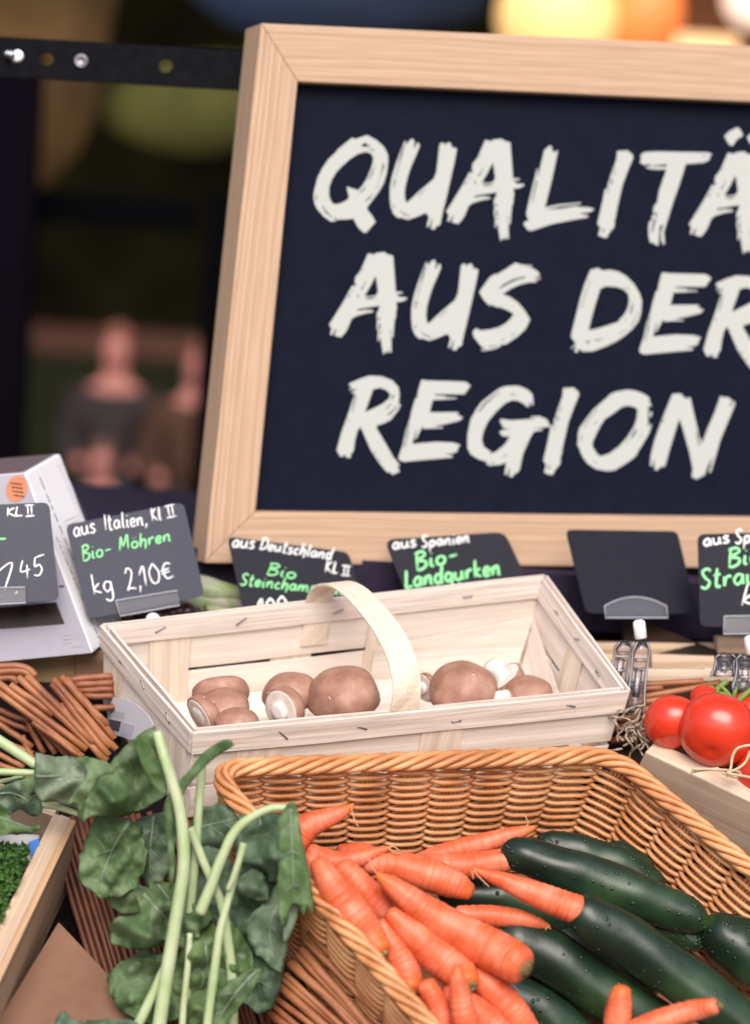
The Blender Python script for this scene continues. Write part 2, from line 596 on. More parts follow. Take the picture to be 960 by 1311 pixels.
def cucumber_mat():
    m = mat('cucumber_skin', (0.012, 0.035, 0.016), 0.3, 0.5)
    n, b = nodes(m)
    tc = n.nodes.new('ShaderNodeTexCoord')
    z = n.nodes.new('ShaderNodeTexNoise')
    z.inputs['Scale'].default_value = 14
    z.inputs['Detail'].default_value = 7
    n.links.new(tc.outputs['Object'], z.inputs['Vector'])
    rp = ramp(n, [(0.34, (0.007, 0.014, 0.010)), (0.50, (0.012, 0.030, 0.016)), (0.62, (0.024, 0.058, 0.024)), (0.78, (0.050, 0.095, 0.040))])
    n.links.new(z.outputs[0], rp.inputs[0])
    at = n.nodes.new('ShaderNodeAttribute')
    at.attribute_name = 't'
    e = ramp(n, [(0.0, (0, 0, 0)), (0.86, (0, 0, 0)), (0.99, (1, 1, 1))])
    n.links.new(at.outputs['Fac'], e.inputs[0])
    c = mixrgb(n, e.outputs[0], rp.outputs[0], (0.045, 0.12, 0.02))
    n.links.new(c, b.inputs['Base Color'])
    rr = n.nodes.new('ShaderNodeMapRange')
    rr.inputs[3].default_value = 0.22
    rr.inputs[4].default_value = 0.48
    n.links.new(z.outputs[0], rr.inputs[0])
    n.links.new(rr.outputs[0], b.inputs['Roughness'])
    z4 = n.nodes.new('ShaderNodeTexNoise')
    z4.inputs['Scale'].default_value = 120
    n.links.new(tc.outputs['Object'], z4.inputs['Vector'])
    bp = n.nodes.new('ShaderNodeBump')
    bp.inputs['Strength'].default_value = 0.25
    bp.inputs['Distance'].default_value = 0.001
    n.links.new(z4.outputs[0], bp.inputs['Height'])
    n.links.new(bp.outputs[0], b.inputs['Normal'])
    return m


def mushroom_mat():
    m = mat('mushroom_cap', (0.25, 0.125, 0.085), 0.5, 0.35)
    n, b = nodes(m)
    tc = n.nodes.new('ShaderNodeTexCoord')
    z = n.nodes.new('ShaderNodeTexNoise')
    z.inputs['Scale'].default_value = 32
    z.inputs['Detail'].default_value = 8
    z.inputs['Roughness'].default_value = 0.7
    n.links.new(tc.outputs['Object'], z.inputs['Vector'])
    rp = ramp(n, [(0.30, (0.20, 0.085, 0.058)), (0.46, (0.33, 0.165, 0.118)), (0.60, (0.42, 0.235, 0.18)), (0.76, (0.62, 0.43, 0.36))])
    n.links.new(z.outputs[0], rp.inputs[0])
    n.links.new(rp.outputs[0], b.inputs['Base Color'])
    bp = n.nodes.new('ShaderNodeBump')
    bp.inputs['Strength'].default_value = 0.2
    bp.inputs['Distance'].default_value = 0.001
    n.links.new(z.outputs[0], bp.inputs['Height'])
    n.links.new(bp.outputs[0], b.inputs['Normal'])
    return m


def leaf_mat(name, c, c2, c3):
    m = mat(name, c, 0.55, 0.28)
    n, b = nodes(m)
    tc = n.nodes.new('ShaderNodeTexCoord')
    z = n.nodes.new('ShaderNodeTexNoise')
    z.inputs['Scale'].default_value = 34
    z.inputs['Detail'].default_value = 7
    n.links.new(tc.outputs['Object'], z.inputs['Vector'])
    rp = ramp(n, [(0.3, c), (0.5, c2), (0.72, c3)])  # palest stop: bloom and highlight patches painted into the leaf
    n.links.new(z.outputs[0], rp.inputs[0])
    n.links.new(rp.outputs[0], b.inputs['Base Color'])
    tl = n.nodes.new('ShaderNodeBsdfTranslucent')
    n.links.new(rp.outputs[0], tl.inputs[0])
    ms = n.nodes.new('ShaderNodeMixShader')
    ms.inputs[0].default_value = 0.22
    n.links.new(b.outputs[0], ms.inputs[1])
    n.links.new(tl.outputs[0], ms.inputs[2])
    n.links.new(ms.outputs[0], n.nodes['Material Output'].inputs[0])
    z4 = n.nodes.new('ShaderNodeTexNoise')
    z4.inputs['Scale'].default_value = 90
    z4.inputs['Detail'].default_value = 5
    n.links.new(tc.outputs['Object'], z4.inputs['Vector'])
    bp = n.nodes.new('ShaderNodeBump')
    bp.inputs['Strength'].default_value = 0.4
    bp.inputs['Distance'].default_value = 0.002
    n.links.new(z4.outputs[0], bp.inputs['Height'])
    n.links.new(bp.outputs[0], b.inputs['Normal'])
    return m


M['willow_shaded'] = wicker_mat('shaded_willow', (0.12, 0.036, 0.020), (0.18, 0.06, 0.03), (0.06, 0.018, 0.012), 0.5)  # same willow made darker: shade under the leaves painted into it
M['carrot'] = carrot_mat()
M['cucumber'] = cucumber_mat()
M['cap'] = mushroom_mat()
M['tomato'] = mat('tomato_skin', (0.62, 0.028, 0.012), 0.26, 0.5, 12, (0.70, 0.055, 0.02), coat=0.25, sss=0.06)
M['leaf'] = leaf_mat('kohlrabi_leaf', (0.072, 0.130, 0.050), (0.112, 0.182, 0.076), (0.22, 0.30, 0.165))
M['leaf_blue'] = leaf_mat('kohlrabi_leaf_bluish', (0.070, 0.122, 0.068), (0.108, 0.170, 0.104), (0.21, 0.28, 0.20))
M['leaf_pale'] = leaf_mat('kohlrabi_leaf_pale', (0.16, 0.22, 0.14), (0.22, 0.28, 0.19), (0.30, 0.36, 0.27))
M['leaf_lush'] = leaf_mat('kohlrabi_leaf_fresh', (0.080, 0.145, 0.050), (0.125, 0.205, 0.080), (0.19, 0.28, 0.13))

# ================================================================== SETTING
def gbox(name, px0, py0, px1, py1, d, th, m, yaw=0.0):
    """upright block standing d metres off, sized so that it spans the given part of the view"""
    c = P((px0 + px1) / 2, (py0 + py1) / 2, d)
    sx, sz = abs(px1 - px0) * d / FPX, abs(py1 - py0) * d / FPX
    b = MB()
    b.box(c + V(0, th / 2, 0), (sx, th, sz))
    return b, c


g = MB()
g.box((0, 60, -0.05), (300, 300, 0.1))
struct(g.build('ground', mat('market_paving', (0.05, 0.045, 0.04), 0.85, 0.2, 3, (0.08, 0.07, 0.06), 0.2)))

# market hall behind the stall: dark back wall, side wall, plus an unseen sky-blocking roof
hall = thing('market_hall', V(0, 11, 0), 'dark market hall wall far behind the stall', 'building')
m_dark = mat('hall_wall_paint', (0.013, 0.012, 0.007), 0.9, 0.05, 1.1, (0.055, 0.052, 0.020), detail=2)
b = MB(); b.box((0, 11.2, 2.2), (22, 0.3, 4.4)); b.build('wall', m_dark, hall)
b = MB(); b.box((0, 8.6, 4.55), (22, 5.6, 0.2)); b.build('added_roof', mat('sky_block_roof', (0.05, 0.045, 0.04), 0.9), hall)  # unseen, added to block the sky over the background
for sx in (-8, 8):
    b = MB(); b.box((sx, 7.0, 2.2), (0.3, 8.4, 4.4)); b.build('side_wall', m_dark, hall)

# awning added above, out of frame, to block light from overhead and behind
aw = thing('light_block_awning', V(0, 0.6, 2.6), 'unseen canvas awning added over the stall to block sky light', 'awning')
q = [V(-2.6, 0.15, 2.55), V(2.6, 0.15, 2.55), V(2.6, 1.5, 2.75), V(-2.6, 1.5, 2.75)]
b = MB(); b.hexa(q + [p + V(0, 0, 0.02) for p in q])
b.build('canvas', mat('light_block_awning_canvas', (0.30, 0.25, 0.20), 0.9), aw)

# blurred things in the hall
def block(name, label, cat, boxes, group=None, loc=None):
    t = None
    for (part, a, m) in boxes:
        bb, c = gbox(part, *a, m)
        if t is None:
            t = thing(name, V(c.x, c.y, 0), label, cat, group)
        bb.build(part, m, t, smooth_=False, bevel=0.004)
    return t


tan = mat('ochre_board', (0.15, 0.082, 0.027), 0.8, 0.2, 2.0, (0.045, 0.027, 0.012), contrast=(0.35, 0.65), detail=2)
olive = mat('olive_canvas', (0.13, 0.125, 0.032), 0.8, 0.2, 3, (0.055, 0.060, 0.020), detail=2)
blue = mat('blue_tarpaulin', (0.045, 0.075, 0.17), 0.7, 0.3, 2, (0.03, 0.04, 0.06), detail=2)
brownish = mat('maroon_board', (0.06, 0.026, 0.018), 0.8, 0.2, 3, (0.085, 0.036, 0.026), detail=2)
def sheet(name, outline, d, th, m, label, cat):
    """soft cloth hung in the hall: rounded outline with real sag"""
    ol = smooth([P(x, y, d) for x, y in outline + outline[:1]], 8)[:-1]
    ol = [p + V(0, .12 * noise.noise(p * 1.7), 0) for p in ol]
    k = len(ol)
    b = MB()
    b.add(ol + [p + V(0, th, 0) for p in ol], [tuple(range(k)), tuple(range(2 * k - 1, k - 1, -1))] + [(i, k + i, k + (i + 1) % k, (i + 1) % k) for i in range(k)])
    o = b.build(name, m)
    return tag(o, label, cat)


sheet('curtain', [(-160, -80), (60, -90), (150, -60), (140, 40), (120, 150), (60, 235), (-40, 250), (-160, 240)], 9.3, .08, tan, 'ochre curtain hanging in the blurred hall over and under the black bar', 'curtain')
sheet('canvas_banner', [(135, 120), (200, 80), (300, 70), (430, 90), (440, 180), (330, 178), (260, 196), (180, 182), (140, 160)], 9.5, .08, olive, 'yellow olive canvas hanging below the black bar', 'banner')
sheet('tarpaulin', [(230, -20), (300, -70), (600, -70), (620, 10), (560, 30), (420, 42), (300, 30)], 9.6, .08, blue, 'blue grey tarpaulin behind the top of the chalkboard', 'tarpaulin')
blk = mat('black_frame_paint', (0.002, 0.002, 0.003), 0.9, 0.02)
block('rack', 'black upright rack standing beside the chalkboard in the dark hall', 'rack', [('post', (246, 250, 330, 900, 5.6, 0.12), blk), ('crossbar', (20, 248, 246, 288, 5.6, 0.08), blk)])
block('hall_post', 'dark narrow post at the edge of the blurred hall', 'post', [('shaft', (-90, 60, 22, 1200, 5.4, 0.1), mat('post_paint', (0.004, 0.003, 0.006), 0.9, 0.02))])
block('counter', 'maroon counter board crossing behind the blurred shoppers', 'counter', [('top', (-160, 418, 340, 452, 10.0, 0.3), brownish), ('front', (-160, 455, 340, 1200, 10.05, 0.1), mat('counter_front', (0.012, 0.014, 0.006), 0.9, 0.1))])


def lantern(px, py, d, r, sx, col, stren, label, cone):
    c = P(px, py, d)
    t = thing('lantern', c, label, 'lamp', 'lit lamps above the chalkboard')
    b = MB()
    pr = []
    for i in range(15):
        a = math.pi * i / 14
        pr.append((max(r * math.sin(a), 1e-4) if not cone else max(r * (0.35 + 0.65 * i / 14) * (1 if 0 < i < 14 else 0.01), 1e-4), -r * math.cos(a) * sx if not cone else r * (0.7 - 1.4 * i / 14)))
    b.lathe(pr, c, V(0.25, 0, 1), 24)
    b.build('lamp_shade', glow('lamp_glow', col, stren), t)
    b = MB()
    b.tube([c + V(0, 0, r * 0.9), V(c.x, c.y, 4.4)], 0.012)
    b.build('cable', M['black_metal'], t)


lantern(712, 22, 8.0, 0.225, 1.0, (1.0, 0.60, 0.23), 0.46, 'cream lit paper lantern above the chalkboard top edge', False)
lantern(822, 24, 8.1, 0.15, 1.3, (0.80, 0.19, 0.045), 0.42, 'orange lit lantern next to the cream lantern', False)
lantern(965, -4, 8.0, 0.115, 1.0, (1.0, 0.78, 0.62), 0.55, 'small white lit globe at the corner of the view', False)
block('kiosk', 'brown timber stand behind the orange lantern', 'kiosk', [('panel', (765, -80, 1200, 60, 9.0, 0.2), mat('brown_stand', (0.13, 0.045, 0.018), 0.8, 0.2)), ('glow_strip', (845, 44, 945, 75, 8.9, 0.1), glow('glow_strip', (1.0, 0.62, 0.30), 0.45))])  # bright strip's light is emission in its material, no lamp there


# ------------------------------------------------------------------ shoppers (far out of focus)
skin = mat('skin', (0.40, 0.15, 0.13), 0.7)


def shopper(px, py, d, hgt, label, jacket, hair, trousers, lean=0.0, headr=0.1):
    head = P(px, py, d)
    base = V(head.x, head.y, 0)
    t = thing('person', base, label, 'person', 'blurred shoppers in the hall')
    s = head.z / 1.55
    hx = V(lean, 0, 0)

    def J(x, y, z):
        return V(base.x + x * s, base.y + y * s, z * s) + hx * (z / 1.55 - 1)

    def skinned(name, pts, edges, rad, m):
        me = bpy.data.meshes.new(name)
        o0 = WM[t.name].translation
        me.from_pydata([p - o0 for p in pts], edges, [])
        me.materials.append(m)
        o = bpy.data.objects.new(name, me)
        COL.objects.link(o)
        WM[o.name] = WM[t.name].copy()
        o.parent = t
        bm = bmesh.new()
        bm.from_mesh(me)
        lay = bm.verts.layers.skin.verify()
        for i, (vv, r) in enumerate(zip(bm.verts, rad)):
            vv[lay].radius = (r * s, r * s)
            vv[lay].use_root = i == 0
        bm.to_mesh(me)
        bm.free()
        o.modifiers.new('skin', 'SKIN')
        sb = o.modifiers.new('sub', 'SUBSURF')
        sb.levels = sb.render_levels = 2
        return o
    skinned('body', [J(0, 0, .95), J(0, 0, 1.2), J(0, 0, 1.36), J(0, -.01, 1.46), J(0, -.02, 1.55), J(0, -.01, 1.66),
                     J(.17, 0, 1.32), J(.22, -.06, 1.05), J(.12, -.25, .98), J(-.17, 0, 1.32), J(-.22, -.06, 1.05), J(-.12, -.25, .98),
                     J(.09, 0, .88), J(.1, 0, .48), J(.1, .02, .06), J(-.09, 0, .88), J(-.1, 0, .48), J(-.1, .02, .06), J(.1, -.14, .03), J(-.1, -.14, .03)],
            [(0, 1), (1, 2), (2, 3), (3, 4), (4, 5), (2, 6), (6, 7), (7, 8), (2, 9), (9, 10), (10, 11), (0, 12), (12, 13), (13, 14), (0, 15), (15, 16), (16, 17), (14, 18), (17, 19)],
            [.10, .10, .085, .050, .085, .075, .06, .045, .035, .06, .045, .035, .085, .055, .04, .085, .055, .04, .035, .035], skin)
    skinned('jacket', [J(0, 0, .86), J(0, 0, 1.15), J(0, 0, 1.37), J(.18, 0, 1.33), J(.23, -.06, 1.05), J(.14, -.21, .99), J(-.18, 0, 1.33), J(-.23, -.06, 1.05), J(-.14, -.21, .99)],
            [(0, 1), (1, 2), (2, 3), (3, 4), (4, 5), (2, 6), (6, 7), (7, 8)], [.17, .17, .14, .09, .07, .06, .09, .07, .06], jacket)
    skinned('trousers', [J(0, 0, .9), J(.09, 0, .86), J(.1, 0, .48), J(.1, .02, .1), J(-.09, 0, .86), J(-.1, 0, .48), J(-.1, .02, .1)],
            [(0, 1), (1, 2), (2, 3), (0, 4), (4, 5), (5, 6)], [.14, .1, .07, .06, .1, .07, .06], trousers)
    b = MB()
    c = J(0, .028, 1.625)
    pr = [(max(.088 * s * math.sin(math.pi * (i / 12) * .58), 1e-4), .10 * s * math.cos(math.pi * (i / 12) * .58)) for i in range(13)]
    b.lathe(pr, c, V(0, .55, 1), 20, wob=0.1)
    b.build('hair', hair, t)
    b = MB()
    b.lathe([(1e-4, .03 * s), (.012 * s, .01 * s), (.016 * s, -.01 * s), (1e-4, -.02 * s)], J(0, -.105, 1.55), V(0, -.3, 1), 8)
    b.build('nose', skin, t)
    return t


jk_brown = mat('rust_coat', (0.045, 0.016, 0.007), 0.9)
jk_navy = mat('navy_coat', (0.022, 0.020, 0.045), 0.9)
jk_grey = mat('grey_coat', (0.016, 0.009, 0.011), 0.9)
hr = mat('brown_hair', (0.10, 0.045, 0.03), 0.7)
hr2 = mat('auburn_hair', (0.16, 0.055, 0.04), 0.7)
tr_ = mat('dark_trousers', (0.015, 0.015, 0.02), 0.9)
shopper(150, 455, 8.9, 1.6, 'blurred shopper in a dull purple coat facing the stall', jk_grey, hr2, tr_)
shopper(255, 475, 8.7, 1.6, 'blurred shopper in a rust brown coat close to the chalkboard frame', jk_brown, hr2, tr_, 0.04)
shopper(130, 596, 7.8, 1.2, 'blurred shorter shopper in a navy coat with a pale pink face', jk_navy, hr, tr_)
shopper(202, 652, 7.5, 1.1, 'blurred smallest shopper just over the Italian price sign', jk_navy, hr, tr_)

# ================================================================== STALL
RIM = [(268, 984, 1.600), (785, 966, 1.700), (1240, 1348, 1.520), (690, 1480, 1.410)]   # honey basket rim: back corners, front corners
rimP = [P(*c) for c in RIM]
rim_n = (rimP[1] - rimP[0]).cross(rimP[3] - rimP[0]).normalized()
if rim_n.z < 0:
    rim_n = -rim_n

stall = thing('market_stall', V(0, -0.1, 0), 'dark produce stall table carrying the crates and baskets', 'stall')
xr = (rimP[1] - rimP[0]); xr = (V(xr.x, xr.y, 0)).normalized()
dep = rim_n.cross(V(1, 0, 0)).normalized()
if dep.y < 0:
    dep = -dep
oc = (rimP[0] + rimP[2]) / 2 - rim_n * 0.165
b = MB()
qd = [oc + V(-1.0, 0, 0) + dep * 0.42, oc + V(1.0, 0, 0) + dep * 0.42, oc + V(1.0, 0, 0) - dep * 0.42, oc + V(-1.0, 0, 0) - dep * 0.42]
b.hexa(qd + [p - rim_n * 0.03 for p in qd])
b.build('sloped_deck', M['deck'], stall, smooth_=False)
SHELF_Z = P(480, 726, 1.93).z - 0.004
b = MB()
b.box((0, 0.42, SHELF_Z - 0.02), (2.0, 0.50, 0.04))
b.build('shelf', M['void'], stall, smooth_=False)
b = MB()
b.box((0, 0.20, SHELF_Z / 2 - 0.03), (2.0, 0.02, SHELF_Z - 0.03))
b.build('apron', M['void'], stall, smooth_=False)
for sx in (-0.95, 0.95):
    for y in (-0.3, 0.62):
        b = MB(); b.box((sx, y, 0.5), (0.06, 0.06, 1.0)); b.build('leg', M['deck'], stall, smooth_=False)

# ------------------------------------------------------------------ large chalkboard
BC = [P(334, 29, 1.900), P(1153, 67, 2.01), P(1092, 729, 2.035), P(262, 721, 1.925)]
bo = BC[3]
bx = (BC[2] - BC[3]).normalized()
bn = (BC[1] - BC[3]).cross(bx).normalized()
if bn.dot(CAM - bo) < 0:
    bn = -bn
BC = [on_plane(334, 29, bo, bn), on_plane(1153, 67, bo, bn), on_plane(1092, 729, bo, bn), BC[3]]
IC = [on_plane(381, 104, bo, bn), on_plane(1098, 136, bo, bn), on_plane(1040, 663, bo, bn), on_plane(327, 655, bo, bn)]
board = thing('chalkboard', (BC[2] + BC[3]) / 2, 'large chalkboard in a pale pine frame lettered QUALITÄT AUS DER REGION', 'chalkboard')
TH = 0.042
cen = sum(BC, Vector()) / 4
OB = []                       # back outline, flared outwards
for p, dx, dy in zip(BC, (-1, 1, 1, -1), (.35, .35, -.35, -.35)):
    by = bn.cross(bx)
    if by.z < 0:
        by = -by
    OB.append(p - bn * TH + bx * dx * 0.0095 + by * dy * 0.004)
IB = [p - bn * 0.012 for p in IC]
for i in range(4):
    j = (i + 1) % 4
    b = MB()
    b.add([BC[i], BC[j], IC[j], IC[i], OB[i], OB[j], IB[j], IB[i], IC[j] - bn * TH, IC[i] - bn * TH],
          [(0, 1, 2, 3), (0, 4, 5, 1), (3, 2, 6, 7), (7, 6, 8, 9), (9, 8, 5, 4), (0, 3, 7, 9, 4), (1, 5, 8, 6, 2)])
    ax = (BC[j] - BC[i])
    r = b.build('rail', M['pine'], board, smooth_=False, frame=(BC[i] + bn * (0.3 * i), ax, bn), bevel=0.0012)
b = MB()
PB = [IB[k] - bn * 0.002 for k in range(4)]
cp = sum(PB, Vector()) / 4
PB = [cp + (p - cp) * 1.03 for p in PB]
b.hexa(PB + [p - bn * 0.006 for p in PB])
panel = b.build('panel', M['panel'], board, smooth_=False)

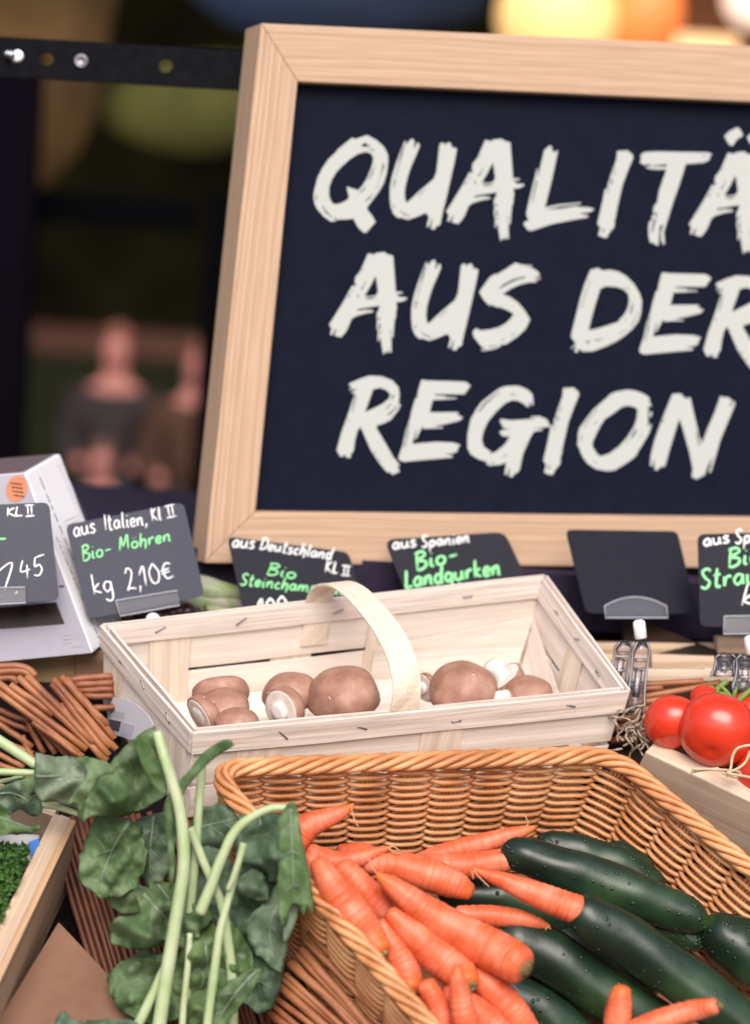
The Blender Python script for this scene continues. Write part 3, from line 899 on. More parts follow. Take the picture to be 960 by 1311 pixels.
# lettering: dry-brush capitals traced as closed outlines with their gaps
G = {
 'Q': ((395, 165, 8), [[(455,88),(475,103),(580,65),(605,62),(700,115),(770,180),(812,260),(815,330),(800,450),(770,550),(720,640),(650,730),(600,800),(600,825),(650,885),(685,950),(590,1060),(560,1058),(510,1010),(475,950),(460,915),(390,925),(300,925),(255,905),(250,915),(300,935),(230,948),(150,890),(90,820),(60,760),(50,690),(60,620),(90,500),(140,400),(200,310),(280,235),(300,205),(380,140),(430,98)],
   [(590,230),(640,250),(662,290),(660,330),(640,400),(600,500),(550,580),(510,625),(440,605),(420,600),(410,588),(390,595),(412,680),(410,712),(360,745),(300,768),(250,765),(220,720),(207,660),(212,590),(240,510),(290,430),(350,370),(430,300),(510,250)],
   [(765,335),(775,380),(730,500),(695,615),(690,610),(730,490),(750,410)], [(685,345),(660,450),(620,520),(615,515),(650,440)], [(595,580),(570,620),(518,663),(540,630)], [(672,652),(630,700),(578,755),(600,710)], [(145,775),(165,820),(240,900),(235,905),(170,850),(142,800)], [(540,165),(560,145),(600,138),(590,160),(650,162),(600,178),(560,182)], [(620,195),(675,210),(668,220),(618,205)], [(82,668),(92,675),(85,725),(75,720)]]),
 'U': ((490, 170, 8.727), [[(335,60),(355,95),(345,160),(360,165),(378,112),(400,108),(412,145),(370,250),(320,360),(280,480),(250,600),(243,680),(250,750),(268,780),(400,655),(570,510),(600,430),(615,300),(635,125),(665,102),(685,118),(688,148),(700,122),(730,107),(755,108),(770,150),(775,170),(760,210),(785,155),(828,175),(800,320),(760,500),(710,720),(665,900),(640,1025),(600,1040),(580,1075),(535,1072),(555,965),(543,962),(525,1030),(495,1055),(490,1045),(515,935),(490,905),(487,888),(380,935),(280,968),(195,942),(170,950),(120,905),(90,830),(78,720),(80,600),(105,470),(150,330),(210,170),(245,90),(258,82),(252,122),(275,115),(305,75)],
   [(235,130),(245,150),(228,185),(222,225),(212,258),(180,360),(145,495),(140,490),(180,330),(195,255),(215,190)], [(130,515),(145,520),(125,610),(115,608)], [(118,790),(128,792),(135,840),(122,835)], [(190,855),(220,890),(305,930),(290,933),(230,910),(195,875)], [(475,625),(480,630),(395,708),(390,702)]]),
 'A': ((565, 170, 8), [[(450,70),(490,75),(485,90),(540,65),(620,57),(640,78),(705,95),(715,220),(732,462),(800,465),(800,480),(735,487),(765,510),(770,518),(845,522),(845,540),(800,562),(737,570),(745,630),(735,670),(735,720),(722,745),(712,850),(705,935),(690,930),(680,850),(672,852),(685,930),(690,1080),(668,1085),(660,1050),(655,1065),(655,1092),(630,1075),(605,1110),(590,1020),(577,930),(565,935),(560,968),(548,970),(550,850),(538,845),(540,770),(550,760),(538,740),(540,670),(555,660),(568,605),(450,625),(340,642),(338,660),(420,648),(500,655),(500,672),(420,685),(320,715),(278,745),(240,840),(210,890),(185,915),(180,928),(140,925),(105,910),(125,848),(115,845),(80,910),(60,900),(75,840),(50,800),(120,690),(200,560),(290,395),(310,415),(325,380),(312,375),(320,310),(345,285),(380,235),(385,215)],
   [(527,298),(540,380),(552,460),(530,500),(480,510),(412,507),(470,410)], [(430,522),(535,520),(500,535),(430,540)], [(425,355),(430,360),(385,452),(375,415),(392,420)], [(345,487),(357,490),(348,522),(337,522)], [(255,492),(270,490),(248,530),(242,525)], [(292,447),(300,452),(288,470),(283,464)], [(557,722),(572,725),(565,755),(552,745)], [(560,780),(575,800),(575,860),(557,840)], [(560,880),(590,873),(590,885),(565,892)], [(392,222),(405,235),(400,245),(388,232)]]),
 'L': ((665, 180, 6), [[(230,33),(248,45),(252,80),(265,85),(295,72),(265,220),(225,390),(195,510),(300,488),(470,472),(472,482),(300,505),(195,530),(320,520),(440,500),(460,508),(520,508),(575,522),(550,545),(455,558),(528,572),(525,588),(400,608),(250,638),(95,690),(65,688),(30,640),(40,620),(70,612),(50,560),(80,430),(110,310),(135,210),(142,215),(137,290),(150,240),(190,70),(215,50)], [(130,300),(138,305),(115,400),(100,475),(95,470),(108,390)]]),
 'I': ((665, 180, 6), [[(750,77),(835,73),(845,90),(865,100),(873,130),(830,230),(790,340),(760,470),(740,560),(742,580),(730,600),(728,660),(690,705),(670,745),(640,742),(603,725),(620,668),(597,635),(620,540),(640,450),(655,375),(680,355),(680,315),(690,310),(695,280),(720,210),(745,140)], [(735,208),(738,215),(728,265),(722,260)], [(705,290),(715,292),(708,335),(698,333)], [(685,358),(690,362),(682,405),(676,402)], [(640,672),(650,675),(645,700),(632,703)]]),
 'T': ((810, 155, 6.4), [[(110,250),(200,246),(400,250),(610,253),(645,265),(643,280),(620,288),(635,298),(620,320),(580,338),(430,350),(425,380),(380,520),(330,660),(290,790),(265,870),(255,910),(262,1005),(250,1012),(232,975),(230,910),(250,840),(220,860),(210,1018),(190,1015),(165,992),(145,998),(130,950),(127,870),(135,820),(160,810),(155,770),(180,765),(165,735),(175,690),(200,665),(215,570),(260,440),(275,392),(210,395),(130,388),(100,375),(140,365),(275,372),(278,350),(150,362),(135,350),(85,355),(55,335),(70,310),(62,285),(75,262)], [(184,745),(200,748),(180,840),(160,910),(150,910),(165,830),(187,785)], [(570,280),(598,280),(598,288),(570,287)]]),
 'dots': ((810, 155, 6.4), [[(750,120),(790,80),(850,50),(870,52),(890,85),(903,115),(850,150),(820,195),(800,200),(775,170)], [(935,130),(960,105),(1040,60),(1080,110),(1000,190),(960,180)]]),
 'S': ((600, 330, 9.6), [[(575,57),(640,80),(778,92),(775,105),(690,105),(770,120),(830,150),(870,195),(870,220),(805,225),(885,252),(880,263),(808,260),(838,285),(835,298),(740,300),(620,330),(520,375),(415,445),(500,475),(600,545),(680,635),(755,755),(700,870),(600,965),(460,1060),(378,1070),(395,1085),(330,1115),(240,1135),(155,1143),(160,1122),(220,1118),(165,1100),(100,1020),(60,970),(48,920),(60,885),(100,862),(135,892),(250,882),(370,852),(460,800),(520,740),(552,685),(460,635),(375,602),(360,612),(268,568),(260,595),(180,510),(130,425),(140,400),(255,240),(330,190),(332,210),(440,145)],
   [(355,390),(430,320),(560,255),(690,228),(695,245),(600,265),(480,320),(390,375)], [(245,1085),(350,1080),(355,1090),(245,1097)], [(395,1010),(440,990),(445,998),(400,1018)], [(515,970),(570,915),(577,920),(520,975)], [(355,895),(380,882),(382,890),(358,902)]]),
 'D': ((720, 335, 8.727), [[(325,78),(345,88),(370,70),(405,70),(445,98),(530,88),(630,110),(720,165),(800,250),(860,350),(890,450),(882,470),(880,560),(850,660),(790,740),(700,820),(600,890),(470,950),(340,998),(215,1003),(210,985),(180,970),(170,1012),(135,1010),(150,940),(130,945),(100,975),(95,965),(148,912),(95,840),(100,800),(150,600),(200,400),(250,240),(310,95)],
   [(470,272),(590,278),(680,305),(735,360),(745,430),(730,510),(690,590),(630,650),(640,665),(520,705),(390,745),(290,765),(320,640),(370,460),(425,292),(465,288)], [(310,185),(315,190),(210,518),(202,515)], [(782,450),(790,490),(768,580),(752,578)], [(850,545),(852,555),(770,732),(762,728)], [(705,752),(708,757),(640,812),(632,808)], [(350,875),(450,855),(450,862),(390,882)], [(262,890),(312,882),(285,910),(265,908)], [(702,285),(740,305),(735,315),(700,293)], [(718,618),(722,622),(700,660),(695,655)]]),
 'E': ((815, 340, 6.62), [[(215,55),(260,62),(590,72),(632,105),(580,178),(330,178),(330,188),(420,195),(425,205),(515,208),(510,217),(310,228),(285,332),(525,330),(530,342),(515,350),(568,375),(540,402),(430,430),(315,450),(400,458),(398,466),(235,472),(225,452),(165,565),(160,555),(175,485),(165,490),(137,600),(340,582),(480,588),(540,605),(540,620),(525,630),(520,665),(480,682),(410,685),(480,700),(475,715),(300,730),(65,752),(25,735),(22,710),(60,600),(80,500),(105,430),(120,380),(130,330),(165,210),(180,215),(185,160)], [(112,432),(118,436),(98,500),(105,505),(75,635),(68,632),(84,560),(92,500)]]),
 'R': ((425, 475, 5.053), [[(240,30),(320,33),(390,60),(430,105),(437,150),(430,212),(445,215),(430,250),(380,315),(330,340),(288,352),(290,375),(330,440),(395,555),(440,610),(435,615),(420,610),(438,650),(390,672),(378,655),(355,655),(310,600),(250,510),(215,430),(185,360),(165,385),(150,440),(140,515),(120,540),(120,562),(90,560),(88,535),(65,555),(50,550),(30,512),(60,400),(100,290),(130,200),(150,145),(120,142),(165,115),(105,122),(130,105),(108,90),(115,78),(180,50)],
   [(265,118),(310,107),(350,122),(378,150),(370,175),(330,210),(280,235),(212,267),(240,190)], [(395,150),(402,155),(390,182),(382,180)], [(380,208),(385,212),(348,250),(343,248)], [(355,285),(425,222),(423,232),(370,285)], [(152,155),(158,158),(134,262),(128,260)], [(268,512),(287,530),(283,537)], [(295,560),(320,578),(312,580)], [(108,305),(113,307),(109,328),(105,326)]]),
 'G': ((590, 485, 6), [[(345,55),(430,52),(450,55),(510,80),(550,120),(557,200),(545,203),(530,168),(522,215),(500,212),(490,195),(440,168),(395,163),(340,185),(270,250),(205,330),(170,410),(160,470),(175,520),(230,560),(215,575),(270,560),(340,500),(375,442),(320,440),(295,410),(310,395),(380,385),(330,380),(298,325),(305,308),(390,318),(590,305),(545,300),(530,290),(600,285),(650,305),(675,330),(665,345),(690,352),(688,368),(555,378),(628,385),(625,395),(560,405),(535,445),(500,520),(475,580),(462,640),(452,690),(440,715),(405,735),(400,752),(370,752),(375,685),(368,683),(355,738),(335,735),(348,640),(300,660),(220,667),(190,650),(205,637),(130,615),(75,580),(50,530),(50,430),(75,310),(120,230),(160,175),(290,75)], [(300,610),(352,580),(350,590)], [(375,115),(425,117),(425,122),(375,121)], [(225,642),(258,645),(256,650),(225,648)], [(130,255),(175,190),(300,90),(300,96),(185,200),(138,258)]]),
 'O': ((730, 490, 8.348), [[(410,130),(480,95),(620,73),(700,85),(790,120),(850,165),(840,185),(870,250),(835,245),(830,350),(830,480),(860,430),(865,470),(840,540),(770,660),(715,745),(718,755),(680,800),(580,870),(475,935),(380,943),(270,920),(180,860),(120,770),(95,700),(70,650),(82,630),(82,540),(100,480),(160,400),(240,290),(305,235),(400,150),(470,118),(415,140)],
   [(610,243),(670,255),(720,280),(710,380),(680,470),(610,580),(520,680),(420,755),(330,785),(290,765),(240,690),(235,640),(270,560),(320,460),(370,385),(440,340),(530,275),(545,260)], [(700,490),(710,515),(660,592),(642,588)], [(765,538),(772,542),(752,588),(745,585)], [(625,603),(628,607),(582,655),(578,652)], [(285,402),(290,406),(250,462),(245,458)], [(120,545),(128,548),(115,630),(107,626)], [(240,830),(248,830),(290,865),(285,868)], [(285,280),(292,286),(200,390),(148,490),(142,485),(190,390)], [(850,308),(875,312),(865,365),(845,360)]]),
 'N': ((825, 490, 7.68), [[(275,108),(355,105),(410,162),(430,142),(450,145),(480,280),(515,430),(535,525),(560,570),(565,600),(620,450),(690,290),(748,127),(780,145),(815,138),(870,180),(830,215),(850,228),(875,182),(890,188),(885,225),(820,380),(745,560),(700,720),(650,882),(632,880),(670,725),(620,820),(590,908),(545,930),(510,952),(490,935),(462,925),(475,850),(440,680),(390,500),(343,350),(300,480),(245,660),(200,822),(160,825),(120,862),(100,855),(95,740),(75,822),(55,815),(60,720),(100,560),(150,420),(200,290)], [(505,470),(515,490),(545,600),(540,625),(530,600),(510,520)], [(180,352),(190,370),(182,398),(176,395)]]),
}
LINES = [[('Q', 0, 0), ('U', 0, 0), ('A', 0, 0), ('L', 0, 0), ('I', 0, 0), ('T', 0, 0), ('A', 310.6, 16.3), ('dots', 0, 0), ('T', 168, 12)],
         [('A', -150, 145.3), ('U', 27.5, 155), ('S', 0, 0), ('D', 0, 0), ('E', 0, 0), ('R', 469.4, -128.5)],
         [('R', 0, 0), ('E', -308.1, 137.6), ('G', 0, 0), ('I', -69.2, 303.8), ('O', 0, 0), ('N', 0, 0)]]
po = PB[3] + bn * 0.0003
pz = bn
pyv = pz.cross(bx)
for ln in LINES:
    cu = bpy.data.curves.new('lettering', 'CURVE')
    cu.dimensions = '2D'
    cu.fill_mode = 'BOTH'
    cu.extrude = 0.0002
    for g_, ox, oy in ln:
        (zx, zy, zs), loops = G[g_]
        for lp in loops:
            sp = cu.splines.new('POLY')
            sp.points.add(len(lp) - 1)
            for k, (a, c) in enumerate(lp):
                p = on_plane(zx + a / zs + ox, zy + c / zs + oy, po, bn) - po
                sp.points[k].co = (p.dot(bx), p.dot(pyv), 0, 1)
            sp.use_cyclic_u = True
    tmp = bpy.data.objects.new('lettering_curve', cu)
    me = bpy.data.meshes.new_from_object(tmp)
    bpy.data.objects.remove(tmp)
    me.name = 'lettering'
    me.materials.clear()
    me.materials.append(M['chalk'])
    o = bpy.data.objects.new('lettering', me)
    COL.objects.link(o)
    mw = Matrix(((bx.x, pyv.x, pz.x, po.x), (bx.y, pyv.y, pz.y, po.y), (bx.z, pyv.z, pz.z, po.z), (0, 0, 0, 1)))
    WM[o.name] = mw
    o.parent = panel
    o.matrix_basis = WM[panel.name].inverted() @ mw

# dark plum ledge strip right under the board
b = MB()
b.box((0.0, 0.41, SHELF_Z - 0.018), (1.9, 0.50, 0.05))
o = b.build('ledge_cloth', M['purple'], smooth_=False)
tag(o, 'dark plum cloth lying on the shelf under the chalkboard', 'cloth')

# ------------------------------------------------------------------ black perforated bar with bolt
bar = thing('metal_bar', P(150, 85, 1.98), 'black perforated steel bar with a bolt running behind the chalkboard', 'bar')
A, B_ = P(-60, 68, 1.98), P(420, 96, 1.98)
ux = (B_ - A).normalized()
uz = (UP - ux * UP.dot(ux)).normalized()
un = ux.cross(uz)
hh = 25 * 1.98 / FPX
L = (B_ - A).length
holes = [((px + 60) / 480 * L) for px in (60, 212)]
hr_ = 8.4 * 1.98 / FPX
b = MB()
# plate with round holes: strips and ring pieces
xs = [0.0]
for hx in holes:
    xs += [hx - hh, hx + hh]
xs.append(L)
yn = -un if un.dot(CAM - A) > 0 else un
def bp_(x, z, t):
    return A + ux * x + uz * z + yn * t
for t0 in (0, ):
    for k in range(0, len(xs), 2):
        x0, x1 = xs[k], xs[k + 1]
        b.hexa([bp_(x0, hh, 0), bp_(x1, hh, 0), bp_(x1, -hh, 0), bp_(x0, -hh, 0), bp_(x0, hh, .003), bp_(x1, hh, .003), bp_(x1, -hh, .003), bp_(x0, -hh, .003)])
    for hx in holes:
        N_ = 32
        vs = []
        for tt in (0, .003):
            for k in range(N_):
                th = 2 * math.pi * k / N_
                c, s = math.cos(th), math.sin(th)
                mx = max(abs(c), abs(s))
                vs.append(bp_(hx + c / mx * hh, s / mx * hh, tt))
                vs.append(bp_(hx + c * hr_, s * hr_, tt))
        fs = []
        n2 = 2 * N_
        for k in range(N_):
            j = (k + 1) % N_
            fs.append((2 * k, 2 * j, 2 * j + 1, 2 * k + 1))
            fs.append((n2 + 2 * k, n2 + 2 * k + 1, n2 + 2 * j + 1, n2 + 2 * j))
            fs.append((2 * k + 1, 2 * j + 1, n2 + 2 * j + 1, n2 + 2 * k + 1))
            fs.append((2 * k, n2 + 2 * k, n2 + 2 * j, 2 * j))
        b.add(vs, fs)
b.build('plate', M['black_metal'], bar, smooth_=False)
b = MB()
c = P(20, 70, 1.976)
b.lathe([(.0062, 0), (.0062, .001), (.0058, .0015), (.003, .0016)], P(22, 72, 1.979), -yn, 20)
b.lathe([(.0042, 0), (.0042, .004), (.0028, .0042), (.0028, .009), (.001, .0095)], P(15, 70, 1.978), (-yn + RT * -0.5), 12)
b.build('bolt', M['steel'], bar)
b = MB()
b.lathe([(.0062, 0), (.0060, .0012), (.0042, .0014), (.0040, .0004), (.0001, .0003)], P(104, 77.5, 1.979), -yn, 20)
b.build('rivet', M['staple'], bar)

# ------------------------------------------------------------------ price signs
GL = {
 'a': (.52, [[(.42,.45),(.2,.5),(.02,.25),(.15,0),(.35,.12),(.43,.45),(.42,.1),(.52,0)]]),
 'u': (.54, [[(.02,.5),(.03,.12),(.2,0),(.4,.2),(.42,.5),(.42,.12),(.54,0)]]),
 's': (.42, [[(.38,.45),(.2,.52),(.06,.4),(.2,.28),(.36,.14),(.2,0),(0,.06)]]),
 'I': (.2, [[(.14,1),(.1,0)]]),
 't': (.36, [[(.17,.95),(.13,.12),(.22,0),(.34,.05)], [(0,.6),(.34,.64)]]),
 'l': (.24, [[(.14,1),(.08,.12),(.22,0)]]),
 'i': (.22, [[(.1,.5),(.07,.08),(.2,0)], [(.13,.72),(.15,.77)]]),
 'e': (.42, [[(.05,.22),(.36,.3),(.28,.5),(.1,.45),(.03,.2),(.15,0),(.4,.08)]]),
 'n': (.52, [[(.05,.5),(.04,0),(.1,.35),(.28,.5),(.38,.4),(.38,.06),(.5,0)]]),
 'm': (.8, [[(.05,.5),(.04,0),(.1,.35),(.24,.5),(.34,.4),(.34,0),(.4,.35),(.55,.5),(.65,.4),(.66,.06),(.78,0)]]),
 'p': (.5, [[(.08,.5),(.02,-.42)], [(.06,.3),(.22,.5),(.4,.4),(.36,.1),(.2,0),(.06,.1)]]),
 ',': (.18, [[(.1,.08),(.02,-.22)]]),
 '-': (.5, [[(.05,.33),(.42,.37)]]),
 'K': (.52, [[(.07,1),(.05,0)], [(.45,.95),(.08,.5),(.5,0)]]),
 'L': (.42, [[(.1,1),(.05,.05),(.12,.02),(.42,.05)]]),
 '#': (.62, [[(.18,.95),(.16,.05)], [(.42,.95),(.40,.05)], [(0,1),(.6,1)], [(-.02,0),(.58,0)]]),
 'B': (.52, [[(.1,1),(.05,0)], [(.0,.95),(.35,1),(.46,.78),(.14,.55),(.46,.4),(.44,.12),(.2,-.02),(.02,.03)]]),
 'o': (.46, [[(.2,.5),(.03,.3),(.1,.02),(.35,.05),(.4,.35),(.2,.5)]]),
 'O': (.46, [[(.2,.5),(.03,.3),(.1,.02),(.35,.05),(.4,.35),(.2,.5)], [(.12,.7),(.13,.74)], [(.3,.7),(.31,.74)]]),
 'M': (.72, [[(.02,0),(.1,.9),(.14,.9),(.26,.3),(.5,1),(.56,.95),(.6,0)]]),
 'h': (.48, [[(.1,1),(.04,0),(.12,.35),(.3,.5),(.4,.35),(.38,-.25)]]),
 'H': (.48, [[(.1,1),(.04,0),(.12,.35),(.3,.5),(.4,.35),(.4,0)]]),
 'r': (.4, [[(.05,.5),(.06,0),(.1,.35),(.25,.5),(.38,.45)]]),
 'k': (.46, [[(.1,1),(.05,0)], [(.38,.5),(.08,.22),(.44,0)]]),
 'g': (.5, [[(.4,.45),(.15,.5),(.03,.25),(.18,.02),(.38,.2),(.41,.48),(.4,-.3),(.2,-.45),(.02,-.3)]]),
 'd': (.52, [[(.4,.45),(.15,.5),(.02,.25),(.15,0),(.36,.12),(.46,1),(.42,.1),(.52,0)]]),
 'c': (.4, [[(.36,.42),(.18,.5),(.03,.25),(.15,0),(.38,.08)]]),
 'D': (.6, [[(.1,.95),(.06,.02)], [(-.04,.95),(.3,1),(.55,.6),(.4,.12),(0,.0)]]),
 'S': (.5, [[(.46,.85),(.3,1),(.08,.85),(.2,.55),(.42,.3),(.25,0),(0,.12)]]),
 '1': (.34, [[(0,.6),(.25,1),(.22,0)]]),
 '2': (.52, [[(.03,.78),(.2,1),(.4,.8),(.25,.4),(0,.02),(.12,.08),(.48,0)]]),
 '0': (.5, [[(.25,1),(.03,.6),(.1,.05),(.35,.02),(.45,.5),(.25,1)]]),
 '4': (.56, [[(.16,1),(.02,.42),(.5,.46)], [(.36,.72),(.32,0)]]),
 '5': (.56, [[(.12,.98),(.08,.52),(.3,.58),(.42,.3),(.25,.02),(0,.08)], [(.12,.98),(.6,1.06)]]),
 'E': (.56, [[(.52,.88),(.3,1),(.1,.6),(.2,.05),(.5,.08)], [(0,.6),(.42,.64)], [(0,.42),(.4,.45)]]),
 ' ': (.3, []),
}


def write(b, txt, x0, y0, x1, y1, cap, lean, o, n, wid, seed=0):
    """marker handwriting: baseline from (x0,y0) to (x1,y1) px, capital height px"""
    tot = sum(GL[c][0] + .1 for c in txt) - .1
    dx, dy = x1 - x0, y1 - y0
    ln = math.hypot(dx, dy)
    ex, ey = dx / ln, dy / ln
    hx, hy = ey, -ex
    cur = 0.0
    rnd = random.Random(seed + len(txt))
    for c in txt:
        w_, st = GL[c]
        jy = rnd.uniform(-.03, .03)
        for s in st:
            pts = []
            for (gx, gy) in s:
                a = (cur + gx) / tot * ln
                h_ = (gy + jy) * cap
                px = x0 + ex * (a + lean * h_) + hx * h_
                py = y0 + ey * (a + lean * h_) + hy * h_
                pts.append(on_plane(px, py, o, n))
            pp = smooth(pts, 4) if len(pts) > 2 else [pts[0], pts[0].lerp(pts[1], .5), pts[1]]
            r = wid * 1.85 / FPX
            rr = [r * (0.85 + 0.3 * rnd.random()) for _ in pp]
            rr[0] *= .75; rr[-1] *= .7
            b.tube(pp, rr, 8, sq=(n, 0.28))
        cur += w_ + .1


def rounded(q, rad, k=4):
    """rounded outline of quad TL TR BR BL (3-D)"""
    out = []
    for i in range(4):
        p, a, c = q[i], q[i - 1], q[(i + 1) % 4]
        u, v = (a - p).normalized() * rad, (c - p).normalized() * rad
        for j in range(k + 1):
            t = j / k
            out.append(p + u * (1 - t) ** 2 + v * t ** 2)
    return out


def card(t, corners, m, rad=0.006, th=0.0012):
    q = [P(*c) for c in corners]
    o = sum(q, Vector()) / 4
    n = ((q[1] - q[0]).cross(q[3] - q[0]) + (q[3] - q[2]).cross(q[1] - q[2])).normalized()
    if n.dot(CAM - o) < 0:
        n = -n
    q = [on_plane(c[0], c[1], o, n) for c in corners]
    ol = rounded(q, rad)
    k = len(ol)
    b = MB()
    b.add(ol + [p - n * th for p in ol], [tuple(range(k)), tuple(range(2 * k - 1, k - 1, -1))] + [(i, k + i, k + (i + 1) % k, (i + 1) % k) for i in range(k)])
    c = b.build('card', m, t, smooth_=False)
    return c, o, n


def sign(label, corners, m, white, green, clip, thick=1.25, gthick=1.35, rad=0.006):
    q = [P(*c) for c in corners]
    t = thing('price_sign', (q[2] + q[3]) / 2, label, 'price sign', 'small slate price signs')
    c, o, n = card(t, corners, m, rad)
    for lst, mt, wd in ((white, 'pen_white', thick), (green, 'pen_green', gthick)):
        if lst:
            for i, e in enumerate(lst):
                b = MB()
                wdt = (e[7] if len(e) > 7 else wd) * .88
                write(b, *e[:7], o + n * 0.0001, n, wdt, i)
                b.build('lettering', M[mt], c)
    return t, o, n


def clip_bar(t, quad, o, n, arch=0.0):
    """clear clip lip gripping the foot of a card"""
    b = MB()
    q = [on_plane(x, y, o + n * 0.003, n) for x, y in quad]
    if arch:
        top = []
        for k in range(9):
            s = k / 8
            top.append(q[0].lerp(q[1], s) + (q[0] - q[3]).normalized() * arch * (4 * s * (1 - s)))
        ol = top + [q[2], q[3]]
    else:
        ol = q
    k = len(ol)
    b.add(ol + [p - n * 0.0022 for p in ol], [tuple(range(k)), tuple(range(2 * k - 1, k - 1, -1))] + [(i, k + i, k + (i + 1) % k, (i + 1) % k) for i in range(k)])
    # raised lip all round
    b.tube(ol + [ol[0]], 0.0006, 6, mi=1)
    ob = b.build('clip', [M['acrylic'], M['acrylic_edge']], t, smooth_=False)
    return ob


t, o, n = sign('grey price sign showing 1,45 in front of the white carton', [(-95, 650, 1.755), (63, 643, 1.775), (76, 769, 1.765), (-88, 776, 1.745)], M['slate'],
               [(', K', -6, 662, 20, 661, 12, .05), ('L', 19, 661, 29, 661, 12, .05), ('#', 33, 661, 45, 660, 14, 0), ('1', -12, 757, 15, 756, 36, .25), (',', 19, 758, 25, 758, 12, 0), ('45', 27, 742, 58, 736, 24, .1)],
               [('-', -3, 693, 10, 693, 9, 0, 1.6)], None)
clip_bar(t, [(-40, 753), (32, 752), (33, 772), (-40, 776)], o, n)
t, o, n = sign('tilted grey price sign reading aus Italien Bio-Möhren 2,10', [(84, 672, 1.816), (235, 643, 1.854), (262, 763, 1.843), (113, 793, 1.806)], M['slate'],
               [('aus', 95, 687, 123, 682, 22, .05), ('Italien,', 134, 679, 189, 671, 20, .02), ('Kl', 195, 667, 207, 665, 17, 0), ('#', 214, 663, 227, 660, 15, 0), ('kg', 120, 762, 146, 756, 26, .02), ('2,', 164, 756, 182, 751, 28, .05), ('10', 181, 751, 207, 744, 25, .05), ('E', 209, 743, 224, 738, 20, .02)],
               [('Bio-', 106, 718, 144, 710, 19, .1), ('MOhren', 153, 705, 219, 692, 17, .15)], None)
clip_bar(t, [(148, 769), (227, 756), (230, 775), (154, 789)], o, n)
b = MB(); b.sphere(P(196, 792, 1.815), 0.006, sy=.8); b.build('joint', M['white_plastic'], t)
t, o, n = sign('dark price sign reading aus Deutschland behind the veneer basket handle', [(291, 687, 1.895), (446, 707, 1.920), (478, 815, 1.895), (316, 802, 1.865)], M['slate_dark'],
               [('aus', 297, 700, 325, 703, 18, .15), ('Deutschland', 332, 703, 424, 716, 15, .18), ('KL', 416, 732, 432, 734, 15, .05), ('#', 437, 736, 449, 737, 12, 0), ('100', 330, 786, 368, 780, 18, .1, 1.7)],
               [('Bio', 341, 735, 378, 741, 15, .2), ('Steinchampignons', 307, 749, 462, 764, 15, .15)], None, 1.3, 1.3)
t, o, n = sign('dark price sign with big green Bio-Landgurken lettering', [(492, 691, 1.920), (646, 681, 1.945), (700, 797, 1.930), (540, 812, 1.900)], M['slate_dark'],
               [('aus', 503, 703, 533, 700, 16, .05), ('Spanien', 540, 701, 601, 694, 15, .1), ('kg', 585, 772, 625, 768, 26, .1)],
               [('Bio-', 533, 730, 588, 718, 22, .1, 2.2), ('Landgurken', 519, 753, 641, 735, 22, .1, 2.2)], None, 1.5, 2.2, 0.009)
t, o, n = sign('blank dark price sign without any writing', [(724, 678, 1.912), (867, 680, 1.937), (892, 786, 1.890), (750, 785, 1.865)], M['slate_dark'], [], [], None)
blank_t, blank_o, blank_n = t, o, n
t, o, n = sign('black price sign reading Bio-Strauch above the tomatoes', [(893, 684, 1.86), (1045, 680, 1.87), (1050, 806, 1.85), (896, 802, 1.84)], M['slate_dark'],
               [('aus', 901, 699, 934, 695, 17, .05, 1.7), ('Spanien', 941, 696, 1010, 691, 18, .1, 1.7), ('kg', 948, 775, 985, 772, 28, .3, 1.7)],
               [('Bio-', 932, 726, 992, 718, 23, .15, 2.2), ('Strauch', 897, 754, 1000, 742, 25, .12, 2.2)], None)
strauch_t, so_, sn_ = t, o, n
clip_bar(t, [(927, 789), (1000, 788), (1000, 811), (926, 812)], o, n)
clip_bar(blank_t, [(774, 776), (853, 776), (855, 791), (775, 791)], blank_o, blank_n, 0.009)


def clip_stand(t, joint, top, bot, d, wpx):
    """white swivel joint and clear two-jawed peg under a sign"""
    b = MB()
    c = P(joint[0], joint[1], d)
    b.lathe([(.004, -.008), (.0052, -.007), (.0052, .006), (.003, .008)], c, UP + RT * -.12, 10)
    b.build('joint', M['white_plastic'], t)
    s = d / FPX
    for off, back, hgt in ((0, 0, 1.0), (-0.9, 0.014, 0.62)):
        b = MB()
        prof = []
        for k in range(9):
            f = k / 8
            x = top[0] + (bot[0] - top[0]) * f + off * wpx
            y = top[1] + (bot[1] - top[1]) * f * hgt
            ww = wpx * (0.95 - 0.25 * math.sin(f * math.pi) + 0.15 * f) * (.55 if k == 0 else .85 if k == 8 else 1)
            dd = d + back + 0.004 * math.sin(f * 5)
            prof.append((P(x - ww / 2, y, dd), P(x + ww / 2, y, dd)))
        vs, fs = [], []
        for a, c2 in prof:
            vs += [a, c2, c2 + F_ * .004, a + F_ * .004]
        for k in range(8):
            for e in range(4):
                fs.append((k * 4 + e, k * 4 + (e + 1) % 4, k * 4 + 4 + (e + 1) % 4, k * 4 + 4 + e))
        fs += [(0, 3, 2, 1), (32, 33, 34, 35)]
        b.add(vs, fs)
        for k in (2, 3, 5):
            b.tube([prof[k][0].lerp(prof[k][1], .15), prof[k][0].lerp(prof[k][1], .85)], 0.0016, 8)
        b.tube([prof[3][0].lerp(prof[3][1], .5), prof[6][0].lerp(prof[6][1], .5)], .0030, 10)
        for e in (0, 1):
            b.tube([p[e] for p in prof], 0.0012, 8)
            b.tube([p[e] - F_ * .0012 for p in prof], 0.00045, 6, mi=1)
        b.build('peg_jaw', [M['acrylic'], M['acrylic_edge']], t, bevel=0.0)


clip_stand(blank_t, (819, 806), (822, 822), (811, 916), 1.76, 25)
clip_stand(strauch_t, (961, 826), (956, 838), (952, 884), 1.76, 30)

